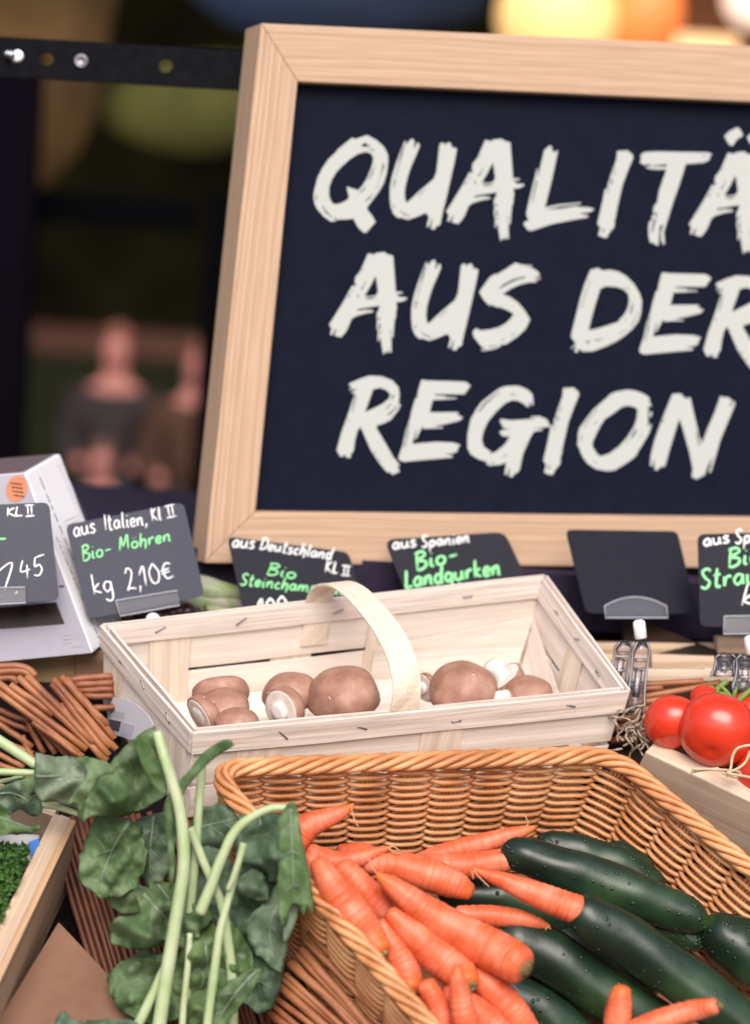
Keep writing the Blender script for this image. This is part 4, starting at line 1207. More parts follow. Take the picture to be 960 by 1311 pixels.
# ------------------------------------------------------------------ white carton with window
E0, E1 = P(119, 836, 1.80), P(33, 606, 1.83)           # front right edge, foot and top
wv = (P(-160, 622, 1.81) - E1) * 1.0                    # along the front face
dv = P(77, 581, 1.905) - E1                             # into depth
cf = [E1 + wv, E1, E0, E0 + wv]
carton = thing('carton', (E0 + E0 + wv) / 2, 'white food carton with a dark window and an orange sticker', 'carton')
b = MB()
fn = (cf[1] - cf[0]).cross(cf[3] - cf[0]).normalized()
if fn.dot(CAM - E0) < 0:
    fn = -fn
rn = dv.cross(E1 - E0).normalized()
if rn.dot(CAM - E0) < 0:
    rn = -rn
b.hexa(cf + [p + dv for p in cf])
b.build('box', M['carton'], carton, smooth_=False, bevel=0.0012)
b = MB()
q = [c + fn * .0004 for c in (cf[0], cf[1] + (cf[0] - cf[1]).normalized() * .001, cf[2] + (cf[3] - cf[2]).normalized() * .001, cf[3])]
b.hexa(q + [p - fn * .0008 for p in q]); b.build('shaded_front', M['carton_front'], carton, smooth_=False)  # darker sheet that carries the front's shade
tn = wv.cross(dv).normalized()
if tn.z < 0:
    tn = -tn
b = MB()
q = [E1 + wv * .98 + dv * .06, E1 + wv * .03 + dv * .06, E1 + wv * .03 + dv * .94, E1 + wv * .98 + dv * .94]
b.hexa([p + tn * .0012 for p in q] + [p - tn * .002 for p in q])
b.build('lid_film', M['carton_in'], carton, smooth_=False)
b = MB()
q = [on_plane(x, y, E0 + fn * .0008, fn) for x, y in ((-60, 783), (0, 778), (72, 771), (83, 799), (10, 805), (-60, 808))]
b.add(q + [p - fn * .0006 for p in q], [(0, 1, 2, 3, 4, 5), (11, 10, 9, 8, 7, 6)] + [(i, 6 + i, 6 + (i + 1) % 6, (i + 1) % 6) for i in range(6)])
b.build('window', M['window'], carton, smooth_=False)
b = MB()
st_o = on_plane(21.5, 625.5, E0 + fn * .001, fn)
rg = [on_plane(21.5 + 13.5 * math.cos(k / 28 * 6.2832) - 2.2 * math.sin(k / 28 * 6.2832), 625.5 + 17 * math.sin(k / 28 * 6.2832), E0 + fn * .001, fn) for k in range(28)]
b.add(rg + [p - fn * .0008 for p in rg], [tuple(range(28)), tuple(range(55, 27, -1))] + [(i, 28 + i, 28 + (i + 1) % 28, (i + 1) % 28) for i in range(28)])
stk = b.build('sticker', M['sticker'], carton, smooth_=False)


def text_mesh(txt, size):
    cu = bpy.data.curves.new('print', 'FONT')
    cu.body = txt
    cu.size = size
    cu.extrude = 0.0001
    tmp = bpy.data.objects.new('print_curve', cu)
    me = bpy.data.meshes.new_from_object(tmp)
    bpy.data.objects.remove(tmp)
    vs = [v.co.copy() for v in me.vertices]
    fs = [tuple(p.vertices) for p in me.polygons]
    bpy.data.meshes.remove(me)
    return vs, fs


def printed(name, txt, px0, py0, px1, py1, hpx, o, n, m, parent, b=None):
    """type set on a surface along the line (px0,py0)-(px1,py1)"""
    vs, fs = text_mesh(txt, 1.0)
    x1 = max(v.x for v in vs)
    a, c = on_plane(px0, py0, o, n), on_plane(px1, py1, o, n)
    ux_ = (c - a)
    uy_ = n.cross(ux_.normalized())
    if uy_.dot(UP) < 0:
        uy_ = -uy_
    h = hpx * (a - CAM).length / FPX / 0.72
    own = b is None
    b = b or MB()
    b.add([a + ux_ * (v.x / x1) + uy_ * (v.y * h) + n * (v.z * 1.0) for v in vs], fs)
    if own:
        return b.build(name, m, parent, smooth_=False)


def lines_of_print(px, py, dx, dy, nrows, rx, ry, o, n, m, parent, wid=0.8, seed=1):
    """rows of type too small to read: broken dark rules"""
    rnd = random.Random(seed)
    b = MB()
    for r in range(nrows):
        s = 0.0
        while s < 1:
            e = min(1, s + rnd.uniform(.03, .10))
            a = on_plane(px + dx * s + rx * r, py + dy * s + ry * r, o + n * .0003, n)
            c = on_plane(px + dx * e + rx * r, py + dy * e + ry * r, o + n * .0003, n)
            b.tube([a, a.lerp(c, .5), c], wid * 1.85 / FPX, 6, sq=(n, .2))
            s = e + rnd.uniform(.012, .03)
    return b.build('print', m, parent)


lines_of_print(14, 618, 14, 2, 4, 1, 5.2, E0 + fn * .0013, fn, M['ink_tan'], stk, 0.9, 3)
printed('print', '200 g', 92, 819, 110, 816, 8.5, E0 + fn * .0005, fn, M['ink_soft'], carton)
lines_of_print(79, 815, 10, -1.5, 3, .8, 4.8, E0 + fn * .0003, fn, M['ink_soft'], carton, .55, 4)
lines_of_print(92, 829, 15, -2.2, 1, 0, 4, E0 + fn * .0003, fn, M['ink_soft'], carton, .6, 5)
ro = E0 + dv * .5
lines_of_print(51, 611, 75, 185, 1, 0, 0, ro, rn, M['ink'], carton, 1.0, 6)
lines_of_print(72, 687, 55, 130, 1, 0, 0, ro, rn, M['ink'], carton, .8, 9)
lines_of_print(74, 595, 32, 72, 3, 2.6, -1.0, ro, rn, M['ink_soft'], carton, .45, 7)
lines_of_print(82, 668, 18, -8, 6, 2.5, 5.5, ro, rn, M['ink_soft'], carton, .5, 8)
lines_of_print(118, 795, 8, 22, 5, 5.0, -2.0, ro, rn, M['ink_soft'], carton, .8, 10)
b = MB()
q = [on_plane(x, y, E0 + fn * .0006, fn) for x, y in ((75, 749.5), (82, 749), (82.5, 752), (75.5, 752.5))]
b.hexa(q + [p - fn * .0004 for p in q]); b.build('print', M['ink'], carton, smooth_=False)

# dark punnet and streaked wrapper behind the veneer basket
pun = thing('punnet', P(205, 785, 1.9), 'dark plastic punnet of fruit behind the Italian price sign', 'punnet')
q = [P(150, 772, 1.93), P(246, 762, 1.95), P(268, 790, 1.87), P(160, 800, 1.86)]
b = MB(); b.slab(q, .04); b.build('tray', M['punnet'], pun, smooth_=False, bevel=.003)
b = MB(); b.tube(smooth([q[0], q[1], q[2]], 6), .0016, 8); b.build('rim', mat('punnet_rim', (.10, .05, .045), .3), pun)
rnd = random.Random(3)
b = MB()
for k in range(14):
    b.sphere(P(rnd.uniform(165, 240), rnd.uniform(775, 792), 1.868), .008, mi=0, sides=10)
b.build('fruit', mat('dark_fruit', (.05, .015, .018), .25), pun)
wr = thing('wrapped_vegetables', P(275, 770, 1.92), 'pale streaked green wrapped vegetable packet beside the dark punnet', 'packet')
b = MB()
for k in range(3):
    b.tube(smooth([P(225, 752 + k * 13, 1.93), P(265, 757 + k * 13, 1.92), P(330, 762 + k * 14, 1.92)], 8), [.006 + .008 * math.sin(math.pi * min(1, i / 16 + .15)) for i in range(17)], 14, wob=.1, seed=k)
b.build('packet', M['leek'], wr)

# ------------------------------------------------------------------ veneer mushroom basket
RB = [P(134, 801, 1.765), P(696, 739, 1.860), P(801, 884, 1.735), P(248, 937, 1.640)]      # rim: back-left, back-right, front-right, front-left
bkn = (RB[1] - RB[0]).cross(RB[3] - RB[0]).normalized()
if bkn.z < 0:
    bkn = -bkn
bc = sum(RB, Vector()) / 4
HB = 0.085
BBT = [bc + (p - bc) * 0.97 + camvec(-.0115, -.072, -.030) for p in RB]
vb = thing('veneer_basket', sum(BBT, Vector()) / 4, 'pale wooden veneer punnet basket with an arched handle holding brown mushrooms', 'basket')


def wallpt(i, u, h, off=0.0):
    """side i (0 back, 1 right, 2 front, 3 left), u along, h 0 rim..1 foot, off outwards"""
    a, c = RB[i], RB[(i + 1) % 4]
    a2, c2 = BBT[i], BBT[(i + 1) % 4]
    p = a.lerp(c, u).lerp(a2.lerp(c2, u), h)
    nn = (c - a).cross(a2 - a).normalized()
    if nn.dot(p - bc) < 0:
        nn = -nn
    return p + nn * off


def strip(b, i, u0, u1, h0, h1, off, th, wav=0.0, seed=0.0, nseg=14, bow=0.0):
    vs = []
    for k in range(nseg + 1):
        f = k / nseg
        u = u0 + (u1 - u0) * f
        w0 = wav * noise.noise(V(f * 3 + seed, seed, 0)) + bow * 4 * f * (1 - f)
        w1 = wav * noise.noise(V(f * 3 + seed, seed + 5, 0)) + bow * 4 * f * (1 - f)
        of = off + 0.0012 * noise.noise(V(f * 2 + seed, 9, seed))
        vs += [wallpt(i, u, h0 + w0, of), wallpt(i, u, h1 + w1, of), wallpt(i, u, h1 + w1, of + th), wallpt(i, u, h0 + w0, of + th)]
    fs = []
    for k in range(nseg):
        for e in range(4):
            fs.append((k * 4 + e, k * 4 + (e + 1) % 4, k * 4 + 4 + (e + 1) % 4, k * 4 + 4 + e))
    m_ = nseg * 4
    fs += [(0, 1, 2, 3), (m_ + 3, m_ + 2, m_ + 1, m_)]
    b.add(vs, fs)


def grain_frame(i):
    a, c = RB[i], RB[(i + 1) % 4]
    nn = (c - a).cross(BBT[i] - a)
    return (a + V(0, 0, .13 * i), c - a, nn)


for i in range(4):
    ins = 0.006 if i in (0, 2) else 0.0
    b = MB(); strip(b, i, -.004, 1.004, -.01, .24, .0016, .0022, .012, i + .3); b.build('outer_lath', M['veneer_lath'], vb, smooth_=False, frame=grain_frame(i))
    b = MB(); strip(b, i, .006, .994, -.012, .22, -.0040, .0024, .014, i + 3.3); b.build('inner_lath', M['veneer_lath'], vb, smooth_=False, frame=grain_frame(i))
    b = MB(); strip(b, i, .002, .998, .16, .60, -.0005, .0010, .03, i + 7.1, bow=.012); b.build('upper_slat', M['veneer'], vb, smooth_=False, frame=grain_frame(i))
    b = MB(); strip(b, i, .002, .998, .66, 1.0, -.0009, .0010, .03, i + 9.7, bow=-.02); b.build('lower_slat', M['veneer'], vb, smooth_=False, frame=grain_frame(i))
    cols = [(.10, .19), (.38, .475), (.60, .66), (.80, .90)] if i in (0, 2) else [(.04, .26), (.40, .58), (.76, .92)]
    for k, (u0, u1) in enumerate(cols):
        b = MB(); strip(b, i, u0, u1, .06, 1.0, (-.0026 if (k + i) % 2 == 0 else .0012), .0008, .006, k + i * 2.0, nseg=3)
        fr = grain_frame(i)
        b.build('upright', M['veneer_tan'], vb, smooth_=False, frame=(fr[0] + V(.07 * k, 0, 0), BBT[i] - RB[i], fr[2]))
# corner fold of the inner lower band, standing up at the back right
b = MB()
inner = [bc + (p - bc) * .93 for p in RB]
b.hexa([wallpt(0, .62, .60, -.006), wallpt(0, .985, .40, -.012), wallpt(0, .975, 1.0, -.012), wallpt(0, .62, 1.0, -.004)] + [wallpt(0, .62, .60, -.005), wallpt(0, .985, .40, -.011), wallpt(0, .975, 1.0, -.011), wallpt(0, .62, 1.0, -.003)])
b.hexa([wallpt(0, .985, .40, -.0125), wallpt(1, .62, .86, -.006), wallpt(1, .62, 1.0, -.006), wallpt(0, .985, 1.0, -.0125)] + [wallpt(0, .985, .40, -.0135), wallpt(1, .62, .86, -.007), wallpt(1, .62, 1.0, -.007), wallpt(0, .985, 1.0, -.0135)])
b.build('corner_flap', M['veneer'], vb, smooth_=False, frame=grain_frame(0))
b = MB(); b.hexa([p + bkn * .001 for p in BBT] + [p - bkn * .001 for p in BBT]); b.build('base', M['veneer'], vb, smooth_=False, frame=grain_frame(0))
# handle
hf, hb_ = wallpt(2, .525, 0, -.0014), wallpt(0, .475, 0, -.0014)
hm = (hf + hb_) / 2
hx = (RB[1] - RB[0]).normalized()
pts = []
for k in range(33):
    a = math.pi * k / 32
    c = hm + (hf - hm) * math.copysign(abs(math.cos(a)) ** .85, math.cos(a)) + bkn * (0.042 * math.sin(a) ** .8) + hx * (.010 * math.sin(a))
    pts.append(c)
pts = [wallpt(2, .525, .5, -.0014), wallpt(2, .525, .2, -.0014)] + pts + [wallpt(0, .475, .2, -.0014), wallpt(0, .475, .5, -.0014)]
vs, fs = [], []
hw, ht = .0115, .0022
for k, p in enumerate(pts):
    tg = (pts[min(k + 1, len(pts) - 1)] - pts[max(k - 1, 0)]).normalized()
    nn = tg.cross(hx).normalized()
    vs += [p - hx * hw - nn * ht / 2, p + hx * hw - nn * ht / 2, p + hx * hw + nn * ht / 2, p - hx * hw + nn * ht / 2]
for k in range(len(pts) - 1):
    for e in range(4):
        fs.append((k * 4 + e, k * 4 + (e + 1) % 4, k * 4 + 4 + (e + 1) % 4, k * 4 + 4 + e))
m_ = (len(pts) - 1) * 4
fs += [(0, 1, 2, 3), (m_ + 3, m_ + 2, m_ + 1, m_)]
b = MB(); b.add(vs, fs)
b.build('handle', M['veneer_tan'], vb, smooth_=False, frame=(hm, hf - hm, hx), bevel=.0005)
# staples
for i, us, off in ((0, (.12, .30, .52, .82), -.0046), (1, (.25, .5, .76), -.0046), (2, (.13, .40, .62, .80), .0042), (3, (.22, .50, .75), .0042)):
    for u in us:
        a, c = wallpt(i, u - .010 * (1 if i in (0, 2) else 2), .13 + random.uniform(-.03, .03), off), wallpt(i, u + .012 * (1 if i in (0, 2) else 2), .10 + random.uniform(-.05, .05), off)
        b = MB()
        b.tube([a, a.lerp(c, .3), a.lerp(c, .7), c], .0007, 6)
        b.build('staple', M['staple'], vb)
# torn paper label on the left end
lo, = [wallpt(3, .55, .5, .0045)]
ln_ = (RB[3] - RB[0]).cross(BBT[0] - RB[0]).normalized()
if ln_.dot(CAM - lo) < 0:
    ln_ = -ln_
lp = [(145, 893), (160, 895), (176, 903), (190, 916), (197, 929), (190, 940), (170, 948), (158, 944), (143, 940), (137, 925), (138, 910)]
q = [on_plane(x, y, lo, ln_) for x, y in lp]
k = len(q)
b = MB(); b.add(q + [p - ln_ * .0004 for p in q], [tuple(range(k)), tuple(range(2 * k - 1, k - 1, -1))] + [(i, k + i, k + (i + 1) % k, (i + 1) % k) for i in range(k)])
lab = b.build('paper_label', M['label'], vb, smooth_=False)
for name, poly, m in (('print', ((139, 921), (155, 924), (152, 937), (140, 934)), M['plum']), ('print', ((157, 925), (172, 929), (168, 944), (154, 940)), M['lilac'])):
    q = [on_plane(x, y, lo + ln_ * .0003, ln_) for x, y in poly]
    b = MB(); b.hexa(q + [p - ln_ * .0002 for p in q]); b.build(name, m, lab, smooth_=False)
lines_of_print(146, 911, 14, 3, 3, -.5, 3.0, lo, ln_, M['ink_soft'], lab, .45, 12)


# ------------------------------------------------------------------ mushrooms
def mushroom(px, py, d, rpx, axis, label, flat=.72, stalk=0.9, srad=.36, sl_tilt=0.0):
    r = rpx * d / FPX
    ax = camvec(*axis).normalized()
    c = P(px, py, d)
    t = thing('mushroom', c, label, 'mushroom', 'brown mushrooms in the veneer basket')
    sd_ = px * .13
    b = MB()
    pr = [(1e-5, r * flat * 1.0)]
    for i in range(1, 15):
        a = i / 14 * math.pi * .56
        pr.append((r * math.sin(a) ** .92, r * flat * math.cos(a)))
    pr.append((r * .90, -r * .22))
    pr.append((r * .82, -r * .20))
    b.lathe(pr, c, ax, 48, wob=.17, seed=sd_)
    b.build('cap', M['cap'], t)
    b = MB()
    b.lathe([(r * .90, -r * .225), (r * .84, -r * .245), (r * .6, -r * .25), (r * .3, -r * .26), (1e-5, -r * .26)], c, ax, 36, wob=.05, seed=sd_)
    b.build('gills', M['gill'], t)
    b = MB()
    s0 = r * srad
    b.lathe([(s0 * .95, -r * .08), (s0, -r * .3), (s0 * 1.05, -r * stalk * .8), (s0 * .95, -r * stalk), (s0 * .4, -r * stalk * 1.03), (1e-5, -r * stalk * 1.02)], c, ax, 20, wob=.12, seed=sd_ + 1)
    b.build('stalk', M['stalk'], t)
    rn_ = random.Random(int(px))
    b = MB()
    for k in range(2):
        a0, a1 = rn_.uniform(0, 6.28), rn_.uniform(.35, 1.25)
        o1 = ax.orthogonal().normalized()
        o1 = Matrix.Rotation(a0, 3, ax) @ o1
        pp = [c + o1 * (r * 1.0 * math.sin(a1 + q_ * .05) ** .92) + ax * (r * flat * 1.0 * math.cos(a1 + q_ * .05)) + o1.cross(ax) * (r * .04 * q_ * rn_.uniform(-1, 1)) for q_ in range(4)]
        b.tube(pp, [.0001, .0004, .0004, .0001], 5)
    b.build('flake', M['gill'], t)
    return t


mushroom(281, 886, 1.735, 36, (.15, -.85, .45), 'mushroom lying gills up with a cut white stalk on top', .7, .42, .42)
mushroom(287, 906, 1.705, 34, (.1, .85, .5), 'smooth brown mushroom cap under the upturned one', .62)
mushroom(260, 915, 1.690, 27, (.70, .40, -.45), 'small mushroom showing white flesh at the basket corner', .7, .3, .5)
mushroom(304, 925, 1.680, 28, (.1, .9, .3), 'darkest low mushroom cap just behind the front rim', .6)
mushroom(372, 890, 1.735, 36, (-.1, .85, .4), 'brown mushroom cap behind the one showing its stalk', .75)
mushroom(364, 908, 1.695, 30, (.62, .25, -.72), 'mushroom tipped over with its round white stalk end towards us', .75, .45, .42)
mushroom(440, 893, 1.725, 47, (-.05, .88, .45), 'largest brown mushroom beside the arched handle', .78)
mushroom(546, 880, 1.765, 20, (.75, .2, -.5), 'pale mushroom edge peeping out behind the handle', .6, .5, .4)
mushroom(592, 884, 1.745, 43, (-.05, .88, .45), 'big brown mushroom just past the handle with pale scratches', .80)
mushroom(645, 872, 1.785, 29, (.45, -.60, -.25), 'mushroom lying on its side with an upright cut stalk', .7, 1.05, .40)
mushroom(678, 889, 1.755, 32, (.15, .85, .45), 'low brown mushroom at the far end with a white fibre', .62)
mushroom(645, 897, 1.735, 15, (.5, -.3, -.5), 'small white mushroom piece between two brown caps', .5, .9, .6)

# ------------------------------------------------------------------ woven baskets
def loop_path(cs, rad, n=8):
    out = []
    k = len(cs)
    for i in range(k):
        p, a, c = cs[i], cs[i - 1], cs[(i + 1) % k]
        u, v = (a - p).normalized() * rad, (c - p).normalized() * rad
        for j in range(n + 1):
            t = j / n
            out.append(p + u * (1 - t) ** 2 + v * t ** 2)
    return out


def resample(path, n, closed=True):
    pts = path + ([path[0]] if closed else [])
    L_ = [0.0]
    for a, c in zip(pts, pts[1:]):
        L_.append(L_[-1] + (c - a).length)
    out = []
    j = 0
    for i in range(n):
        s = L_[-1] * i / n
        while L_[j + 1] < s:
            j += 1
        out.append(pts[j].lerp(pts[j + 1], (s - L_[j]) / max(1e-9, L_[j + 1] - L_[j])))
    return out, L_[-1]


def woven(t, top, n, depth, shrink, rows, colw, rs, rst, m, rim_m):
    """stake-and-strand basket hung from a closed rim polyline"""
    c = sum(top, Vector()) / len(top)
    bot = [c + (p - c) * shrink - n * depth for p in top]
    per = 12
    _, L_ = resample(top, 10)
    cols = int(L_ / colw)
    cols += cols % 2 == 0
    N_ = cols * per
    tp, _ = resample(top, N_)
    bt, _ = resample(bot, N_)
    outn = []
    for i in range(N_):
        tg = (tp[(i + 1) % N_] - tp[i - 1]).normalized()
        q = tg.cross(bt[i] - tp[i]).normalized()
        if q.dot(tp[i] - c) < 0:
            q = -q
        outn.append(q)
    A_ = (rs + rst) * 1.0
    b = MB()
    for r_ in range(rows):
        v = (r_ + .4) / (rows + .2)
        pts = []
        for i in range(N_):
            ph = math.pi * (i / per + r_)
            wv_ = math.tanh(2.0 * math.cos(ph)) / math.tanh(2.0)
            jit = .0007 * noise.noise(V(i * .045, r_ * 3.1, 0))
            pts.append(tp[i].lerp(bt[i], v) + outn[i] * (A_ * wv_) + n * jit)
        b.tube(pts, [rs * (1 + .10 * noise.noise(V(i * .02, r_ * 7.7, 3))) for i in range(N_)], 7, closed=True)
    b.build('weave', m, t)
    b = MB()
    for k in range(cols):
        for s in (-1.5, -.5, .5, 1.5):
            i = k * per
            tg = (tp[(i + 1) % N_] - tp[i - 1]).normalized()
            a0 = tp[i] + tg * (s * rst * 2.05)
            a1 = bt[i] + tg * (s * rst * 2.05)
            b.tube([a0.lerp(a1, f) + outn[i] * (.0006 * math.sin(f * 40 + s)) for f in (0, .25, .5, .75, 1)], rst, 6)
    b.build('stakes', m, t)
    return tp, bt, outn


def braid(t, path, n, R_, rs, ns, pitch, m, mi=0, flat=.8):
    N_ = 560
    tp, L_ = resample(path, N_)
    b = MB()
    for s in range(ns):
        pts, rr = [], []
        for i in range(N_):
            tg = (tp[(i + 1) % N_] - tp[i - 1]).normalized()
            a = (n - tg * n.dot(tg)).normalized()
            c = tg.cross(a)
            turns = round(L_ / pitch)
            th = 2 * math.pi * (turns * i / N_ + s / ns)
            pts.append(tp[i] + a * (math.sin(th) * R_ * flat) + c * (math.cos(th) * R_))
            rr.append(rs * (1 + .08 * noise.noise(V(i * .05, s * 4.4, 1))))
        b.tube(pts, rr, 7, closed=True)
    b.tube(tp, R_ * .62, 8, closed=True)
    b.build('rim', m, t)


hb = thing('wicker_basket', (rimP[0] + rimP[2]) / 2 - rim_n * .125, 'honey coloured wicker basket filled with carrots and cucumbers', 'basket')
rl = loop_path(rimP, .028)
rl_in = [p - rim_n * .009 for p in rl]
woven(hb, rl_in, rim_n, 0.125, .87, 31, .0345, .00205, .00150, M['wicker'], M['wicker'])
braid(hb, rl, rim_n, 0.0054, .0027, 5, .078, M['wicker'])
cc = sum(rl, Vector()) / len(rl)
b = MB()
flr = [cc + (p - cc) * .87 - rim_n * .130 for p in rl]
b.add(flr + [p - rim_n * .006 for p in flr], [tuple(range(len(flr))), tuple(range(2 * len(flr) - 1, len(flr) - 1, -1))] + [(i, len(flr) + i, len(flr) + (i + 1) % len(flr), (i + 1) % len(flr)) for i in range(len(flr))])
b.build('floor_weave', M['willow'], hb, smooth_=False)


def rods(b, lst, d, r, sides=8, n=5, wobble=.0012, sd_=0):
    for k, pl in enumerate(lst):
        pts = [P(x, y, (z if z else d)) for (x, y, z) in [(p + (0,))[:3] for p in pl]]
        if len(pts) == 2:
            a, c = pts
            pts = [a.lerp(c, i / n) + V(noise.noise(V(k * 3.3, i * .6, sd_)), noise.noise(V(k * 5.1, i * .6, sd_ + 2)), noise.noise(V(k * 2.2, i * .6, sd_ + 4))) * wobble for i in range(n + 1)]
        else:
            pts = smooth(pts, 5)
        rr = r * (1 + .25 * noise.noise(V(k * 1.7, sd_, 0)))
        b.tube(pts, rr, sides)


# red-brown willow basket behind the kohlrabi (upper left)
z = lambda x, y: (x / 4.364, 850 + y / 4.364)
w1 = thing('willow_basket', P(70, 960, 1.75), 'red brown willow basket with thick bundled rods beside the veneer basket', 'basket')
b = MB()
rods(b, [[z(-40, 85), z(485, 480)], [z(-40, 135), z(440, 500)], [z(60, 120), z(300, 285)], [z(100, 75), z(600, 540)], [z(150, 65), z(520, 440)], [z(295, 85), z(650, 480)], [z(290, 110), z(610, 515)], [z(340, 70), z(600, 345)],
         [z(330, 225), z(580, 540)], [z(180, 320), z(460, 520)], [z(370, 80), z(640, 420)], [z(420, 230), z(620, 460)]], 1.735, 4.7 * 1.73 / FPX, 9, sd_=1)
b.build('rim_rods', M['willow'], w1)
b = MB()
rods(b, [[z(-60, 18), z(90, 12), z(160, 32), z(200, 70)], [z(-60, 50), z(80, 40), z(150, 50), z(190, 85)], [z(-60, 90), z(60, 80), z(105, 105)]], 1.765, 4.6 * 1.75 / FPX, 9, sd_=2)
b.build('border_rods', M['willow'], w1)
b = MB()
rods(b, [[z(365, 88), z(640, 70)], [z(415, 122), z(640, 105)], [z(440, 152), z(640, 140)], [z(470, 185), z(640, 178)], [z(520, 250), z(680, 240)]], 1.765, 4.6 * 1.75 / FPX, 9, sd_=2)
b.build('border_rods', M['willow'], w1)
b = MB()
rods(b, [[z(-30, 250), z(165, 325)], [z(-30, 290), z(165, 375)], [z(-30, 318), z(185, 465)], [z(-30, 410), z(185, 500)], [z(-30, 490), z(130, 580)], [z(150, 320), z(245, 500)], [z(185, 318), z(310, 500)], [z(210, 350), z(380, 520)], [z(120, 400), z(200, 560)], [z(250, 380), z(440, 540)], [z(-20, 560), z(200, 640)], [z(100, 480), z(330, 640)]], 1.755, 4.0 * 1.73 / FPX, 8, sd_=3)
b.build('wall_rods', M['willow'], w1)
b = MB()
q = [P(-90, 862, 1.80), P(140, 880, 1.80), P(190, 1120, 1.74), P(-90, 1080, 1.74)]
b.slab(q, .01); b.build('dark_backing', M['void'], w1, smooth_=False)  # dark sheet standing in for the shade behind the rods

# willow basket under the leaves, its slatted side on either side of the bunch
w2 = thing('willow_basket', P(300, 1250, 1.6), 'willow basket with shaded side rods under the kohlrabi leaves and honey basket rim', 'basket')
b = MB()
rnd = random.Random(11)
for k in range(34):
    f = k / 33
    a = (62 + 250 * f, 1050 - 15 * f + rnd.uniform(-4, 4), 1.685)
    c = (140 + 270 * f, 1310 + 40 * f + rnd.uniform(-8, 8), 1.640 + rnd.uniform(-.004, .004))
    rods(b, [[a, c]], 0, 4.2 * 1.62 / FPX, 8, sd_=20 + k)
b.build('side_rods', M['willow_shaded'], w2)  # these rods have the leaves' shade in their colour
b = MB()
for k in range(15):
    f = k / 14
    a = (340 + 70 * f, 1290 - 120 * f + rnd.uniform(-5, 5), 1.575)
    c = (500 + 60 * f + rnd.uniform(-25, 15), 1410 - 62 * f + rnd.uniform(-5, 5), 1.515)
    rods(b, [[a, c]], 0, (4.4 if k % 3 else 6.0) * 1.54 / FPX, 9, sd_=60 + k)
b.build('front_rods', M['willow'], w2)
b = MB()
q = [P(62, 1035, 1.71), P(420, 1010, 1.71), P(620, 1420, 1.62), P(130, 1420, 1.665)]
b.slab(q, .01); b.build('dark_backing', M['void'], w2, smooth_=False)  # dark sheet put in as the basket's shaded inside

# ------------------------------------------------------------------ crates
# left crate: one thick layered wall and the brown cardboard in its neighbour
lc = thing('wooden_crate', P(60, 1150, 1.6), 'pale wooden crate wall running up beside the parsley', 'crate')
d0, d1 = 1.640, 1.445
A0, A1 = P(69, 1041, d0), P(-75, 1333, d1)
B0, B1 = P(98, 1051, d0), P(-38, 1338, d1)
tb = (A1 - A0)
dn = (tb.cross(B0 - A0)).normalized()
if dn.z > 0:
    dn = -dn
dn = (dn + camvec(.06, -.1, 0)).normalized()
b = MB()
q = [A0, B0, B1, A1]
b.hexa(q + [p + dn * .085 for p in q])
b.build('wall', M['ply'], lc, smooth_=False, frame=(A0, tb, dn), bevel=.001)
b = MB()
q = [A0.lerp(B0, .30), A0.lerp(B0, .72), A1.lerp(B1, .72), A1.lerp(B1, .30)]
b.hexa([p - dn * .0004 for p in q] + [p + dn * .002 for p in q])
b.build('core_ply', M['core'], lc, smooth_=False, frame=(A0, tb, dn))
b = MB()
q = [A0 + (A0 - B0) * 8, A0, A0 + (B0 - A0) * .02 + dn * .08, A0 + (A0 - B0) * 8 + dn * .08]
q2 = [p - tb.normalized() * .014 for p in q]
b.hexa([p + dn * .004 for p in q] + [p + dn * .004 for p in q2]); b.build('end_board', M['ply'], lc, smooth_=False, frame=(A0, A0 - B0, tb))
b = MB()
q = [A0 + dn * .075 + (A0 - B0) * 8, A0 + dn * .075, A1 + dn * .075, A1 + dn * .075 + (A0 - B0) * 8]
b.hexa(q + [p + dn * .008 for p in q]); b.build('floor', M['deck'], lc, smooth_=False)

b = MB()
q = [P(78, 1178, 1.612), P(86, 1178, 1.612), P(260, 1400, 1.52), P(-30, 1400, 1.50)]
q2 = [on_plane(x, y, q[0], (q[2] - q[0]).cross(q[3] - q[0]).normalized()) for x, y in ((75, 1180), (152, 1262), (260, 1400), (-60, 1400))]
nn = (q2[2] - q2[0]).cross(q2[3] - q2[0]).normalized()
if nn.z < 0:
    nn = -nn
b.hexa(q2 + [p - nn * .012 for p in q2])
o = b.build('cardboard_tray', M['cardboard'], smooth_=False, bevel=.001)
tag(o, 'brown cardboard sheet at the foot of the pale crate wall', 'cardboard')

# tomato crate side board
tc_ = thing('wooden_crate', P(900, 1010, 1.66), 'pale spruce crate side in front of the tomatoes', 'crate')
T0, T1 = P(826, 963, 1.715), P(1120, 1102, 1.60)
T0b, T1b = P(839, 949, 1.730), P(1135, 1078, 1.612)
dnv = -(rim_n)
b = MB()
q = [T0b, T1b, T1, T0]
b.hexa(q + [p + dnv * .075 for p in q])
b.build('side_board', M['tomato_wood'], tc_, smooth_=False, frame=(T0, T1 - T0, (T1 - T0).cross(dnv)), bevel=.0012)
b = MB()
q = [p + dnv * .07 for p in (T0b, T1b, T1b + dep * .2, T0b + dep * .2)]
b.hexa(q + [p + dnv * .008 for p in q]); b.build('floor', M['deck'], tc_, smooth_=False)

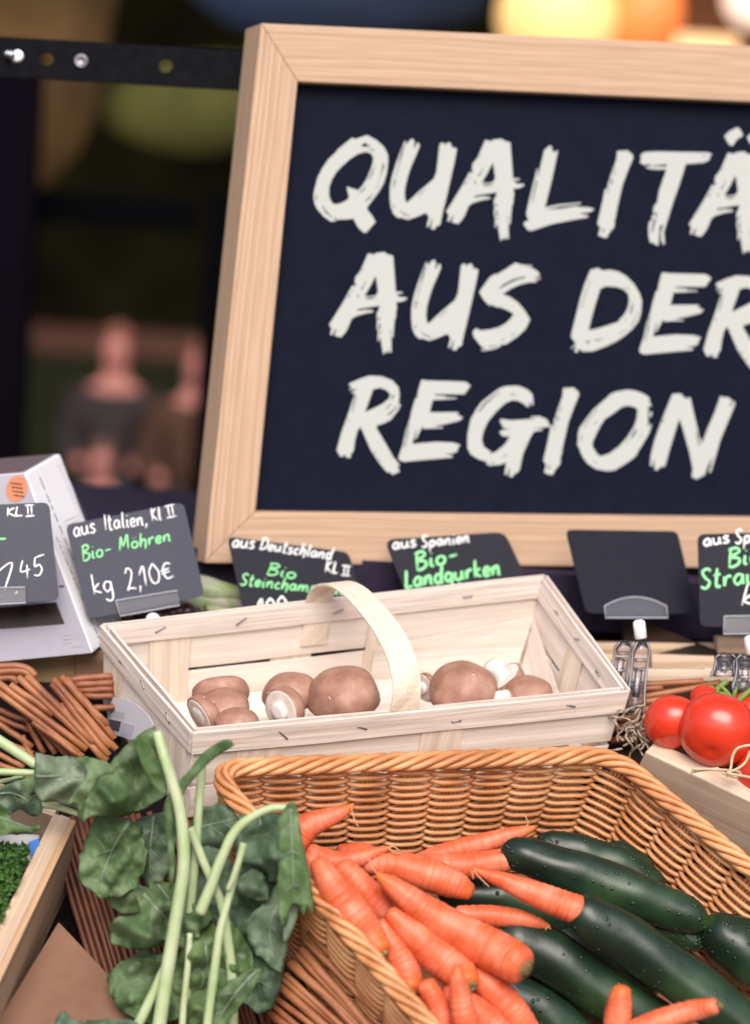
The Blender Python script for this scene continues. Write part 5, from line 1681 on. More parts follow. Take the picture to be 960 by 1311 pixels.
# slatted crate behind the tomatoes
sc_ = thing('wooden_crate', P(860, 860, 1.85), 'rough slatted wooden crate behind the tomatoes under the price signs', 'crate')
for (x0, y0, x1, y1, d, th, m) in ((700, 822, 985, 836, 1.90, .02, 'crate_wood'), (834, 838, 918, 856, 1.86, .014, 'crate_wood'), (700, 836, 832, 853, 1.865, .02, 'crate_wood'), (780, 856, 960, 876, 1.83, .014, 'tomato_wood'), (918, 815, 1010, 836, 1.885, .02, 'crate_wood'), (900, 856, 1060, 900, 1.838, .014, 'tomato_wood')):
    b = MB()
    b.slab([P(x0, y0, d), P(x1, y0 + 3, d), P(x1, y1 + 3, d), P(x0, y1, d)], th)
    b.build('slat', M[m], sc_, smooth_=False, frame=(P(x0, y0, d), RT, UP), bevel=.001)
# crate under the carton
uc = thing('wooden_crate', P(60, 852, 1.82), 'low tan wooden crate under the white carton', 'crate')
for (x0, y0, x1, y1, d, m) in ((-120, 836, 110, 888, 1.83, 'cardboard_tan'), (-120, 834, 36, 842, 1.815, 'crate_dark'), (96, 834, 135, 880, 1.822, 'crate_dark')):
    M.setdefault('cardboard_tan', plank('tan_slat', (.30, .20, .11), (.24, .15, .08), 80, .8))
    M.setdefault('crate_dark', plank('brown_slat', (.22, .13, .09), (.15, .08, .05), 60, .8))
    b = MB(); b.slab([P(x0, y0, d), P(x1, y0 - 2, d), P(x1, y1 - 2, d), P(x0, y1, d)], .02)
    b.build('slat', M[m], uc, smooth_=False, frame=(P(x0, y0, d), RT, UP), bevel=.001)

# willow rods and raffia round the tomatoes
w3 = thing('willow_basket', P(850, 890, 1.79), 'orange brown willow rods of a basket behind the tomatoes', 'basket')
b = MB()
z6 = lambda x, y: (780 + x / 5.333, 780 + y / 5.333)
rods(b, [[z6(60, 625), z6(530, 548), z6(760, 500)], [z6(60, 530), z6(400, 505), z6(640, 492)], [z6(60, 560), z6(360, 535)], [z6(60, 660), z6(360, 615)], [z6(200, 700), z6(420, 640)], [z6(40, 760), z6(330, 700)], [z6(20, 820), z6(320, 770)], [z6(0, 900), z6(300, 850)]], 1.785, 4.4 * 1.78 / FPX, 9, sd_=80)
b.build('rods', M['willow'], w3)
b = MB(); b.slab([P(730, 872, 1.82), P(1040, 872, 1.82), P(1040, 1000, 1.79), P(730, 1000, 1.79)], .01); b.build('dark_backing', M['deck'], w3, smooth_=False)  # dark sheet painting the shade between and below these rods

# ------------------------------------------------------------------ tomatoes
def tomato(px, py, d, rpx, ax, label, calyx=False, flat=.88):
    r = rpx * d / FPX
    c = P(px, py, d)
    ax = camvec(*ax).normalized()
    t = thing('tomato', c - V(0, 0, r), label, 'tomato', 'vine tomatoes in the crate')
    b = MB()
    pr = []
    for i in range(29):
        a = math.pi * i / 28
        rr = r * math.sin(a) ** .95 if 0 < i < 28 else 1e-5
        h = -r * flat * math.cos(a)
        h -= r * .20 * math.exp(-(rr / (r * .28)) ** 2) if i > 14 else 0
        h += r * .07 * math.exp(-(rr / (r * .2)) ** 2) if i < 14 else 0
        pr.append((rr, h))
    b.lathe(pr, c, ax, 48, ribs=(5, .012), wob=.03, seed=px * .1)
    b.build('fruit', M['tomato'], t)
    if calyx:
        b = MB()
        top = c + ax * r * flat * .82
        o1 = ax.orthogonal().normalized()
        for k in range(5):
            di = Matrix.Rotation(k * 2 * math.pi / 5 + .4, 3, ax) @ o1
            b.tube(smooth([top, top + di * r * .3 + ax * r * .10, top + di * r * .62 - ax * r * .02, top + di * r * .85 + ax * r * .10], 4), [.0022, .0030, .0034, .0034, .0032, .0030, .0027, .0024, .002, .0017, .0012, .0008, .0004][:13], 6, sq=(ax, .25))
        b.build('calyx', M['tom_stem'], t)
        b = MB()
        b.tube(smooth([top, top + ax * r * .3, top + ax * r * .9 + o1 * r * .2], 5), .0024, 8)
        b.build('stem', M['tom_stem'], t)


tomato(918, 935, 1.700, 50, (.25, .45, -.6), 'biggest shiny tomato at the front of the crate')
tomato(861, 925, 1.725, 37, (.1, .6, -.6), 'red tomato at the crate corner next to the raffia')
tomato(905, 899, 1.765, 23, (.6, .7, -.1), 'small tomato at the back with its green stalk', True)
tomato(962, 914, 1.745, 34, (-.35, .8, .1), 'dark red tomato cut by the picture edge below the green stem')
tomato(984, 992, 1.690, 42, (.2, .8, .3), 'half seen tomato low by the raffia bow')
st_ = MB()
st_.tube(smooth([P(938, 906, 1.735), P(950, 893, 1.73), P(975, 872, 1.735)], 6), 3.6 * 1.73 / FPX, 8)
for (x, y) in ((918, 876), (925, 888), (936, 897), (915, 886), (944, 880)):
    st_.tube(smooth([P(938, 897, 1.745), P((938 + x) / 2, (897 + y) / 2 - 3, 1.742), P(x, y, 1.745)], 4), [.0022, .002, .002, .0018, .0016, .0014, .001, .0008, .0005], 6)
o = st_.build('tomato_vine', M['tom_stem'])
tag(o, 'green tomato vine stem lying on the tomatoes', 'vine stem')
b = MB()
rnd = random.Random(21)
for k in range(26):
    x, y = rnd.uniform(792, 826), rnd.uniform(918, 962)
    a = rnd.uniform(0, 6.28)
    pts = []
    for j in range(6):
        a += rnd.uniform(-.9, .9)
        pts.append(P(x, y, 1.735 + rnd.uniform(-.008, .012)))
        x += math.cos(a) * 8; y += math.sin(a) * 8
    b.tube(smooth(pts, 4), .0009, 5)
o = b.build('raffia_tangle', M['raffia_shaded'])
tag(o, 'tangle of shaded raffia in the corner beside the tomatoes', 'raffia')
b = MB()
rf = lambda L_, d: b.tube(smooth([P(x, y, d) for x, y in L_], 6), .0012, 6, sq=(F_, .5))
rf([(990, 950), (962, 954), (945, 958), (938, 968), (935, 985), (930, 995)], 1.655)
rf([(960, 962), (955, 975), (945, 984), (930, 990)], 1.652)
rf([(885, 985), (905, 985), (925, 986), (944, 988), (947, 992), (940, 995), (925, 990)], 1.664)
rf([(880, 991), (895, 987), (920, 984)], 1.668)
rf([(930, 990), (970, 1000), (1000, 1030)], 1.640)
o = b.build('raffia_bow', M['raffia'])
tag(o, 'loose natural raffia bow on the spruce crate side', 'raffia')

# ------------------------------------------------------------------ cucumbers
def cucumber(pts, d, rpx, label, taper=(.75, .8), tip=True, sd_=0):
    q = smooth([P(x, y, (d + (0 if len(a) == 0 else a[0]))) for x, y, *a in pts], 10)
    n = len(q)
    r = rpx * d / FPX
    seg = [0.0]
    for a, c in zip(q, q[1:]):
        seg.append(seg[-1] + (c - a).length)
    Lc = seg[-1]
    # denser rings near the ends so that they round off
    out, rr = [], []
    N_ = 70
    for i in range(N_ + 1):
        f = .5 - .5 * math.cos(math.pi * i / N_)
        s = f * Lc
        j = min(max(k for k in range(n) if seg[k] <= s + 1e-9), n - 2)
        out.append(q[j].lerp(q[j + 1], (s - seg[j]) / max(1e-9, seg[j + 1] - seg[j])))
        e0, e1 = min(1, s / (r * 1.25)), min(1, (Lc - s) / (r * 1.25))
        rr.append(max(r * math.sqrt(max(0, 1 - (1 - e0) ** 2.2)) * math.sqrt(max(0, 1 - (1 - e1) ** 2.2)) * (taper[0] + (1 - taper[0]) * min(1, s / (Lc * .35))) * (taper[1] + (1 - taper[1]) * min(1, (Lc - s) / (Lc * .35))), r * .02))
    b = MB()
    b.tube(out, rr, 40, wob=.11, seed=sd_ + .5, ribs=(6, .014))
    # warts
    rnd = random.Random(int(sd_ * 10) + 5)
    nv = len(b.v)
    base = list(b.v)
    for k in range(120):
        i = rnd.randint(5, N_ - 5)
        s = rnd.randint(0, 39)
        p = base[i * 40 + s]
        nn = (p - out[i]).normalized()
        h = rnd.uniform(.0003, .0007)
        b.lathe([(h * 3.0, -h * .3), (h * 1.6, h * .35), (h * .5, h * .75), (1e-5, h * .85)], p, nn, 8)
    for k in range(nv, len(b.v)):
        b.t[k] = 0.4
    t = b.build('cucumber', M['cucumber'], loc=out[N_ // 2])
    tag(t, label, 'cucumber', 'cucumbers in the honey wicker basket')
    if tip:
        b = MB()
        dr = (out[-1] - out[-2]).normalized()
        b.lathe([(r * .16, -.002), (r * .13, .0015), (1e-5, .002)], out[-1], dr, 10)
        b.build('stalk_scar', mat('cucumber_scar', (.30, .34, .16), .7), t)
    return t


cucumber([(770, 1088), (800, 1100), (838, 1130)], 1.700, 20, 'darkest cucumber half hidden at the back against the wicker wall', sd_=3)
cucumber([(680, 1082), (735, 1090), (790, 1108), (850, 1140)], 1.685, 24, 'flat looking cucumber behind the long upper one', sd_=2)
cucumber([(560, 1142), (620, 1148), (700, 1165), (780, 1195)], 1.670, 32, 'black green cucumber under the crossing carrot tips', sd_=9)
cucumber([(815, 1170), (850, 1184), (880, 1200), (902, 1213)], 1.650, 17, 'pale green cucumber end under the upper cucumber', sd_=7)
cucumber([(640, 1088), (700, 1105), (790, 1138), (865, 1167), (906, 1184)], 1.640, 29, 'long upper cucumber with a bright green rounded end', sd_=1)
cucumber([(1060, 1290), (1000, 1245), (950, 1215), (900, 1180)], 1.645, 41, 'blackest thick cucumber at the wicker wall corner', sd_=6, tip=False)
cucumber([(700, 1195), (760, 1225), (840, 1270)], 1.635, 30, 'shadowed cucumber lying under the two large front ones', sd_=12)
cucumber([(620, 1250), (700, 1300), (760, 1350), (800, 1390)], 1.595, 32, 'dark cucumber below the cut carrot end at the front', sd_=8)
cucumber([(1020, 1372), (940, 1305), (860, 1243), (790, 1196), (722, 1160)], 1.575, 33, 'longest glossy cucumber running down to the front corner', (.9, .92), sd_=4, tip=False)
cucumber([(900, 1372), (830, 1310), (760, 1262), (690, 1216), (624, 1194)], 1.595, 36, 'thick cucumber in the middle beside the cut carrot end', (.9, .9), sd_=5, tip=False)

# ------------------------------------------------------------------ carrots
def carrot(pts, d, label, blunt0=True, blunt1=False, stub=None, root=None, sd_=0, cut=False):
    """pts: (px, py, radius px[, depth offset]) from the crown end to the tip"""
    q = [Vector((*P(x, y, d + (a[0] if a else 0)), r * d / FPX)) for x, y, r, *a in pts]
    sm = []
    k = len(q)
    qq = [q[0] * 2 - q[1]] + q + [q[-1] * 2 - q[-2]]
    for i in range(1, k):
        a, b_, c, e = qq[i - 1], qq[i], qq[i + 1], qq[i + 2]
        for j in range(12):
            t = j / 12
            sm.append(0.5 * ((2 * b_) + (c - a) * t + (2 * a - 5 * b_ + 4 * c - e) * t * t + (3 * b_ - a - 3 * c + e) * t ** 3))
    sm.append(q[-1])
    path = [v.to_3d() for v in sm]
    rr = [max(v.w, .0006) for v in sm]
    rnd = random.Random(int(sd_ * 7) + 1)
    for i in range(2, len(rr) - 2):
        rr[i] *= 1 + .02 * math.sin(i * 1.9 + sd_) + (-.04 if rnd.random() < .12 else 0)
    # rounded shoulders
    def cap_end(path, rr, end):
        if end == 0:
            dr, r = (path[0] - path[1]).normalized(), rr[0]
        else:
            dr, r = (path[-1] - path[-2]).normalized(), rr[-1]
        ex = [(path[0 if end == 0 else -1] + dr * (r * .55 * math.sin(a)), r * math.cos(a) if a < 1.5 else r * .12) for a in (.35, .7, 1.0, 1.25, 1.5)]
        if end == 0:
            return [p for p, _ in reversed(ex)] + path, [x for _, x in reversed(ex)] + rr
        return path + [p for p, _ in ex], rr + [x for _, x in ex]
    path, rr = cap_end(path, rr, 0)
    path, rr = cap_end(path, rr, 1)
    b = MB()
    b.tube(path, rr, 28, wob=.055, seed=sd_ + .3)
    t = b.build('carrot', M['carrot'], loc=path[len(path) // 2])
    tag(t, label, 'carrot', 'carrots in the honey wicker basket')
    if stub is not None:
        e = 0 if stub == 0 else -1
        e2 = 1 if stub == 0 else -2
        dr = (path[e] - path[e2]).normalized()
        r0 = max(rr[6 if stub == 0 else -7] * .42, .0025)
        b = MB()
        if cut:
            b.lathe([(r0 * 1.2, -.002), (r0 * 1.15, .0004), (r0 * .75, -.0006), (r0 * .65, .0010), (r0 * .5, .0011), (1e-5, .0009)], path[e], dr, 16, wob=.1, seed=sd_)
        else:
            b.lathe([(r0 * 1.1, -.0025), (r0, .0006), (r0 * .85, .0022), (r0 * .6, .0028), (r0 * .5, .0018), (1e-5, .0016)], path[e], dr, 14, wob=.5, seed=sd_)
        b.build('crown', M['stub'], t)
    if root:
        b = MB()
        for ln in root:
            b.tube(smooth([P(x, y, d - .004) for x, y in ln], 5), .0005, 5)
        b.build('root_hair', M['hair'], t)
    return t


carrot([(540, 1108, 14), (585, 1110, 17), (622, 1106, 17), (662, 1099, 13), (690, 1095, 8), (702, 1094, 4)], 1.640, 'carrot pointing right with a hooked root over the cucumbers', root=[[(700, 1094), (706, 1105), (703, 1115), (708, 1126)]], sd_=1)
carrot([(525, 1108, 11), (560, 1096, 13), (600, 1085, 14), (640, 1074, 12), (668, 1065, 8), (684, 1060, 3)], 1.660, 'uppermost carrot rising to the right against the wicker wall', root=[[(672, 1062), (676, 1054), (672, 1045)]], sd_=2)
carrot([(436, 1092, 11), (462, 1092, 13), (490, 1105, 14), (520, 1125, 12)], 1.650, 'short carrot whose crown shows between two others at the back', stub=0, sd_=3)
carrot([(470, 1105, 14), (510, 1110, 20), (545, 1119, 22), (580, 1132, 19), (600, 1142, 12)], 1.600, 'stout carrot with a rounded tip above the long diagonal one', sd_=4)
carrot([(372, 1090, 19), (382, 1072, 19), (396, 1057, 17), (420, 1047, 13), (440, 1039, 8), (452, 1031, 3)], 1.610, 'curved carrot rising behind the hanging kohlrabi leaf', root=[[(450, 1032), (452, 1045), (459, 1060)]], sd_=5)
carrot([(398, 1092, 12), (430, 1104, 14), (462, 1098, 12), (485, 1090, 6), (500, 1086, 2.5)], 1.595, 'small crooked carrot lying across the top with a wispy tip', root=[[(498, 1087), (506, 1093), (514, 1092)], [(494, 1088), (503, 1084), (512, 1090)]], sd_=6)
carrot([(396, 1098, 14), (412, 1138, 17), (430, 1175, 16), (446, 1205, 10)], 1.562, 'carrot pressed along the wicker rim beside the leaf edge', sd_=7)
carrot([(440, 1110, 14), (462, 1136, 19), (486, 1162, 17), (500, 1175, 12, -.003), (507, 1181, 8, -.007)], 1.565, 'carrot with a yellowish neck and brown crown', stub=1, root=[[(508, 1183), (520, 1191), (531, 1199)], [(507, 1186), (516, 1204), (528, 1206)]], sd_=8)
carrot([(408, 1105, 13), (424, 1132, 20), (447, 1165, 24), (470, 1195, 22, -.003), (487, 1216, 14, -.014)], 1.530, 'fat carrot with a brown crown hanging over the wicker rim', stub=1, root=[[(488, 1222), (498, 1235), (495, 1250)]], sd_=9)
carrot([(498, 1130, 12), (530, 1160, 19), (570, 1205, 24), (610, 1250, 18)], 1.556, 'hidden carrot under the long diagonal carrot', sd_=19)
carrot([(664, 1236, 25, -.022), (640, 1222, 27, -.010), (590, 1195, 25), (540, 1163, 20), (505, 1136, 13), (483, 1120, 5)], 1.535, 'long diagonal carrot with a cut flat end in the middle of the pile', stub=0, cut=True, root=[[(483, 1120), (476, 1110), (472, 1100)]], sd_=10)
carrot([(500, 1170, 10), (532, 1198, 20), (566, 1228, 25), (590, 1248, 22, -.006), (600, 1258, 15, -.016)], 1.532, 'thick carrot below the long diagonal carrot with a blunt crown', stub=1, sd_=11)
carrot([(486, 1185, 12), (506, 1217, 21), (520, 1246, 20, -.004), (526, 1266, 15, -.014)], 1.535, 'carrot slanting down to a dark round crown near the rim', stub=1, root=[[(500, 1230), (497, 1245), (490, 1254)]], sd_=12)
carrot([(606, 1246, 15), (640, 1278, 22), (668, 1312, 20), (690, 1345, 14)], 1.535, 'carrot pointing down beside the dark front cucumber', sd_=13)
carrot([(740, 1166, 19), (712, 1156, 19), (680, 1143, 16), (642, 1127, 11), (620, 1119, 6), (606, 1113, 2.5)], 1.570, 'carrot with its thick end tucked behind the longest cucumber', root=[[(606, 1113), (612, 1122), (626, 1136)], [(604, 1115), (606, 1126)]], sd_=14)
carrot([(588, 1173, 13), (625, 1173, 14), (662, 1176, 12), (688, 1182, 8), (703, 1187, 3)], 1.585, 'slim level carrot between the two darkest cucumbers', root=[[(702, 1186), (698, 1191)], [(702, 1187), (705, 1190)]], sd_=15)
carrot([(572, 1275, 15), (610, 1297, 20), (645, 1330, 20), (670, 1360, 14)], 1.515, 'low carrot at the front under the slim upright one', sd_=16)
carrot([(546, 1262, 13), (558, 1285, 15), (566, 1312, 15), (566, 1350, 13)], 1.500, 'bent carrot with a smooth round top at the front rim', sd_=17)
carrot([(528, 1284, 11), (545, 1304, 14), (555, 1335, 14), (560, 1360, 12)], 1.505, 'small carrot wedged at the rim in the front', sd_=21)
carrot([(600, 1345, 18), (596, 1310, 17), (590, 1280, 15), (586, 1255, 11), (585, 1238, 5)], 1.485, 'slim upright carrot standing in front of the carrot pile', sd_=18)
carrot([(788, 1350, 19), (790, 1312, 18), (793, 1284, 16), (796, 1268, 12)], 1.505, 'upright carrot stump standing on the thick cucumber', sd_=20)
carrot([(914, 1289, 11, -.010), (885, 1295, 14), (848, 1306, 15), (805, 1322, 13), (770, 1335, 8)], 1.500, 'carrot lying on the longest cucumber with its brown crown outward', stub=0, sd_=22)

# ------------------------------------------------------------------ kohlrabi leaves
def inside(x, y, poly):
    r_ = False
    j = len(poly) - 1
    for i in range(len(poly)):
        xi, yi = poly[i]
        xj, yj = poly[j]
        if (yi > y) != (yj > y) and x < (xj - xi) * (y - yi) / (yj - yi) + xi:
            r_ = not r_
        j = i
    return r_


def edge_dist(x, y, poly):
    best = 1e9
    for i in range(len(poly)):
        ax_, ay = poly[i - 1]
        bx_, by_ = poly[i]
        dx, dy = bx_ - ax_, by_ - ay
        l2 = dx * dx + dy * dy or 1e-9
        t = max(0, min(1, ((x - ax_) * dx + (y - ay) * dy) / l2))
        best = min(best, math.hypot(x - ax_ - t * dx, y - ay - t * dy))
    return best


def leaf(parent, zoomed, org, sc, d, m, mid=None, bulge=.012, wave=.008, grad=(0, 0), seed=0, serr=2.2, fold=None, step=4.0):
    """outline of a limp leaf, given real relief: domed blade, waves, creased folds, midrib and side veins"""
    pts = [(org[0] + x / sc, org[1] + y / sc) for x, y in zoomed]
    sm = smooth([V(x, y, 0) for x, y in pts + [pts[0]]], 5)[:-1]
    rnd = random.Random(seed)
    cx = sum(p.x for p in sm) / len(sm)
    cy = sum(p.y for p in sm) / len(sm)
    poly = []
    for i, p in enumerate(sm):
        s = serr * 1.3 * noise.noise(V(i * .45, seed * 3.1, 0)) + serr * 1.1 * noise.noise(V(i * 1.1, seed * 1.7, 5))
        if serr > .9 and i % 4 == 0:
            s += serr * rnd.uniform(.3, 1.3)
        dv_ = V(p.x - cx, p.y - cy, 0)
        dv_.normalize()
        poly.append((p.x + dv_.x * s, p.y + dv_.y * s))
    ip = []
    x0, x1 = min(p[0] for p in poly), max(p[0] for p in poly)
    y0, y1 = min(p[1] for p in poly), max(p[1] for p in poly)
    y = y0
    k = 0
    while y < y1:
        x = x0 + (k % 2) * step / 2
        while x < x1:
            if inside(x, y, poly) and edge_dist(x, y, poly) > step * .45:
                ip.append((x + rnd.uniform(-.8, .8), y + rnd.uniform(-.8, .8)))
            x += step
        y += step * .87
        k += 1
    allp = [Vector((a, c)) for a, c in poly + ip]
    nb = len(poly)
    res = delaunay_2d_cdt(allp, [(i, (i + 1) % nb) for i in range(nb)], [], 0, 1e-4)
    midp = [(org[0] + x / sc, org[1] + y / sc) for x, y in mid] if mid else None

    def dist_mid(x, y):
        best = 1e9
        for (ax_, ay), (bx_, by_) in zip(midp, midp[1:]):
            dx, dy = bx_ - ax_, by_ - ay
            l2 = dx * dx + dy * dy
            t = max(0, min(1, ((x - ax_) * dx + (y - ay) * dy) / l2))
            best = min(best, math.hypot(x - ax_ - t * dx, y - ay - t * dy))
        return best

    def depth(x, y):
        e = edge_dist(x, y, poly) if inside(x, y, poly) else 0
        z_ = d - .30 * bulge * (1 - math.exp(-e / 14.0))
        z_ += 1.35 * wave * noise.noise(V(x * .026 + seed * 7, y * .026, seed)) + wave * .50 * noise.noise(V(x * .06, y * .06 + seed * 5, seed)) + wave * .10 * noise.noise(V(x * .16, y * .16, seed * 3)) - wave * 1.5 * abs(noise.noise(V(x * .024 + seed, y * .024, seed * 2.3))) - wave * .5 * abs(noise.noise(V(x * .07 + seed, y * .05, seed * 4.3)))
        z_ += grad[0] * (x - cx) + grad[1] * (y - cy)
        if midp:
            dm = dist_mid(x, y)
            z_ += .0035 * math.exp(-dm / 6.0) + .00006 * min(dm, 40)
        if fold:
            for (fx, fy, fx2, fy2, amp) in fold:
                fx, fy, fx2, fy2 = org[0] + fx / sc, org[1] + fy / sc, org[0] + fx2 / sc, org[1] + fy2 / sc
                dx, dy = fx2 - fx, fy2 - fy
                l = math.hypot(dx, dy)
                s = ((x - fx) * dy - (y - fy) * dx) / l
                u = ((x - fx) * dx + (y - fy) * dy) / l / l
                fade = 1.0 if 0 < u < 1 else max(0, 1 - (max(-u, u - 1)) * 3)
                z_ += amp * fade * (math.exp(-(s / 7.0) ** 2) if amp < 0 else math.tanh(s / 6.0))
        return z_
    b = MB()
    vs = [P(v.x, v.y, depth(v.x, v.y)) for v in res[0]]
    b.add(vs, [tuple(f) for f in res[2] if len(f) == 3 and inside(sum(res[0][i].x for i in f) / 3, sum(res[0][i].y for i in f) / 3, poly)])
    lf = b.build('leaf', m, parent, solid=.0006)
    if midp:
        b = MB()
        mp_ = smooth([V(x, y, 0) for x, y in midp], 8)
        path = [P(p.x, p.y, depth(p.x, p.y) - .0008) for p in mp_]
        L_ = len(path)
        b.tube(path, [.0016 * (1 - .75 * i / L_) for i in range(L_)], 6)
        for i in range(3, L_ - 2, 5):
            tg = (mp_[i + 1] - mp_[i]).normalized()
            for sgn in (-1, 1):
                a = R(48) * sgn
                dx, dy = tg.x * math.cos(a) - tg.y * math.sin(a), tg.x * math.sin(a) + tg.y * math.cos(a)
                vp = []
                for s in range(0, 14):
                    x, y = mp_[i].x + dx * s * 3.2, mp_[i].y + dy * s * 3.2 + .02 * s * s
                    if not inside(x, y, poly) or edge_dist(x, y, poly) < 2:
                        break
                    vp.append(P(x, y, depth(x, y) - .0004))
                if len(vp) > 3:
                    b.tube(vp, [.0006 * (1 - .7 * j / len(vp)) for j in range(len(vp))], 5)
        b.build('vein', M['leaf_pale'], lf)
    return lf


def stem(parent, pl, d, r, r1=None, name='stem'):
    pts = smooth([P(x, y, d + (a[0] if a else 0)) for x, y, *a in pl], 8)
    n = len(pts)
    r1 = r1 or r
    b = MB()
    b.tube(pts, [.84 * (r + (r1 - r) * i / (n - 1)) * d / FPX for i in range(n)], 16, wob=.08, seed=pl[0][0] * .1)
    b.build(name, M['stem'], parent)


Z6 = ((0, 900), 2.2857)
kb = thing('kohlrabi_greens', P(260, 1180, 1.52), 'limp bunch of kohlrabi leaves and pale stems hanging between the baskets', 'kohlrabi')
# back layer
leaf(kb, [(285, 325), (345, 335), (400, 352), (425, 420), (418, 500), (380, 552), (320, 572), (270, 555), (232, 510), (240, 430)], *Z6, 1.585, M['leaf'], [(380, 345), (330, 430), (290, 530)], .016, .014, (0, -.0002), 3, fold=[(400, 380, 330, 520, -.006), (300, 380, 360, 420, .004)])
leaf(kb, [(400, 345), (470, 318), (520, 340), (500, 480), (470, 530), (420, 525), (390, 440)], *Z6, 1.600, M['leaf_blue'], [(450, 330), (440, 430), (440, 510)], .012, .012, (0, 0), 4)
leaf(kb, [(590, 310), (650, 296), (715, 310), (730, 350), (690, 400), (640, 430), (590, 425), (560, 360)], *Z6, 1.590, M['leaf_blue'], [(590, 365), (650, 350), (710, 330)], .010, .010, (0, 0), 5)
leaf(kb, [(560, 600), (640, 560), (720, 580), (790, 640), (830, 740), (812, 860), (770, 910), (722, 885), (640, 820), (600, 800), (560, 720)], *Z6, 1.560, M['leaf_blue'], [(640, 600), (720, 720), (770, 870)], .016, .014, (0, -.0002), 6)
leaf(kb, [(480, 735), (410, 728), (325, 788), (322, 840), (350, 900), (400, 925), (470, 935), (560, 900), (600, 800), (540, 720)], *Z6, 1.560, M['leaf'], [(520, 740), (460, 800), (440, 920)], .016, .016, (0, -.0002), 7, fold=[(340, 790, 500, 700, .008)])
leaf(kb, [(540, 700), (640, 640), (720, 700), (740, 790), (700, 880), (660, 960), (560, 960), (500, 860)], *Z6, 1.550, M['leaf_lush'], [(600, 700), (610, 820), (600, 940)], .014, .018, (0, 0), 8)
leaf(kb, [(560, 420), (640, 430), (720, 520), (780, 600), (740, 700), (660, 720), (590, 640), (540, 520)], *Z6, 1.572, M['leaf_blue'], [(570, 440), (640, 560), (700, 690)], .014, .014, (0, 0), 41)
leaf(kb, [(700, 330), (780, 320), (840, 350), (850, 460), (830, 560), (770, 600), (715, 540), (690, 430)], *Z6, 1.560, M['leaf_blue'], [(760, 330), (770, 450), (790, 580)], .014, .016, (0, 0), 42)
leaf(kb, [(440, 520), (540, 540), (600, 620), (620, 720), (560, 760), (480, 720), (430, 620)], *Z6, 1.568, M['leaf'], [(460, 530), (540, 640), (580, 740)], .014, .016, (0, 0), 43)
leaf(kb, [(320, 545), (400, 530), (450, 560), (430, 610), (370, 620), (320, 590)], *Z6, 1.592, M['leaf'], None, .012, .014, (0, 0), 44)
# middle layer
leaf(kb, [(385, 527), (440, 545), (475, 575), (520, 590), (560, 585), (622, 622), (590, 670), (560, 700), (545, 735), (490, 695), (430, 722), (345, 712), (320, 668), (340, 630), (408, 615)], *Z6, 1.540, M['leaf'], [(420, 560), (490, 640), (540, 700)], .014, .018, (0, 0), 9, 2.2, fold=[(400, 650, 520, 690, .006)])
leaf(kb, [(715, 640), (760, 600), (830, 520), (850, 620), (832, 740), (815, 785), (770, 750), (730, 705)], *Z6, 1.535, M['leaf_blue'], [(835, 560), (790, 650), (800, 760)], .012, .010, (0, 0), 10, 2.4)
leaf(kb, [(690, 440), (720, 385), (800, 350), (840, 400), (835, 480), (795, 530), (762, 480), (715, 470)], *Z6, 1.535, M['leaf_blue'], None, .012, .016, (0, 0), 11, 2.2)
leaf(kb, [(690, 520), (740, 490), (778, 520), (780, 578), (730, 575), (690, 552)], *Z6, 1.530, M['leaf_blue'], None, .010, .014, (0, 0), 12, 2.0)
leaf(kb, [(620, 935), (640, 850), (700, 800), (760, 778), (745, 830), (690, 905), (640, 960)], *Z6, 1.505, M['leaf'], [(750, 785), (690, 850), (630, 940)], .010, .010, (0, 0), 13, 1.8)
# front hanging leaf
leaf(kb, [(812, 345), (842, 296), (866, 300), (884, 400), (903, 490), (917, 585), (913, 615), (899, 596), (888, 622), (874, 596), (858, 590), (846, 612), (836, 652), (820, 645), (812, 560), (816, 440)], *Z6, 1.512, M['leaf_lush'], [(850, 310), (855, 430), (862, 590)], .020, .006, (.0002, 0), 14, .5)
leaf(kb, [(835, 600), (868, 592), (872, 620), (845, 690), (828, 690)], *Z6, 1.530, M['leaf_pale'], None, .006, .004, (0, 0), 15, .8)
# top: folded drooping leaves
leaf(kb, [(300, 205), (345, 150), (395, 105), (440, 75), (470, 110), (480, 200), (488, 262), (440, 300), (380, 325), (330, 335), (270, 330), (240, 350), (250, 290)], *Z6, 1.570, M['leaf'], None, .026, .016, (0, 0), 16, 1.0, fold=[(330, 190, 430, 130, -.008), (290, 240, 350, 320, -.010), (360, 210, 400, 300, .010)])
leaf(kb, [(388, 108), (420, 95), (470, 180), (490, 262), (470, 262), (430, 220), (408, 165)], *Z6, 1.528, M['leaf_lush'], None, .008, .006, (0, 0), 17, .6)
leaf(kb, [(686, 125), (672, 108), (640, 115), (590, 150), (548, 205), (510, 240), (488, 275), (478, 330), (490, 420), (498, 545), (512, 480), (508, 360), (530, 280), (575, 215), (630, 160)], *Z6, 1.520, M['leaf'], None, .010, .004, (0, 0), 18, .5)
leaf(kb, [(105, 146), (160, 158), (215, 160), (260, 195), (300, 190), (330, 215), (290, 262), (250, 300), (222, 308), (160, 290), (112, 285), (100, 220)], *Z6, 1.580, M['leaf_pale'], [(105, 215), (180, 215), (280, 220)], .020, .010, (0, 0), 19, 1.0, fold=[(140, 160, 200, 235, .006), (115, 285, 210, 230, -.006)])
leaf(kb, [(215, 160), (262, 160), (330, 190), (300, 270), (235, 345), (225, 300), (200, 290), (255, 210)], *Z6, 1.568, M['leaf'], None, .014, .010, (0, 0), 20, 1.0)
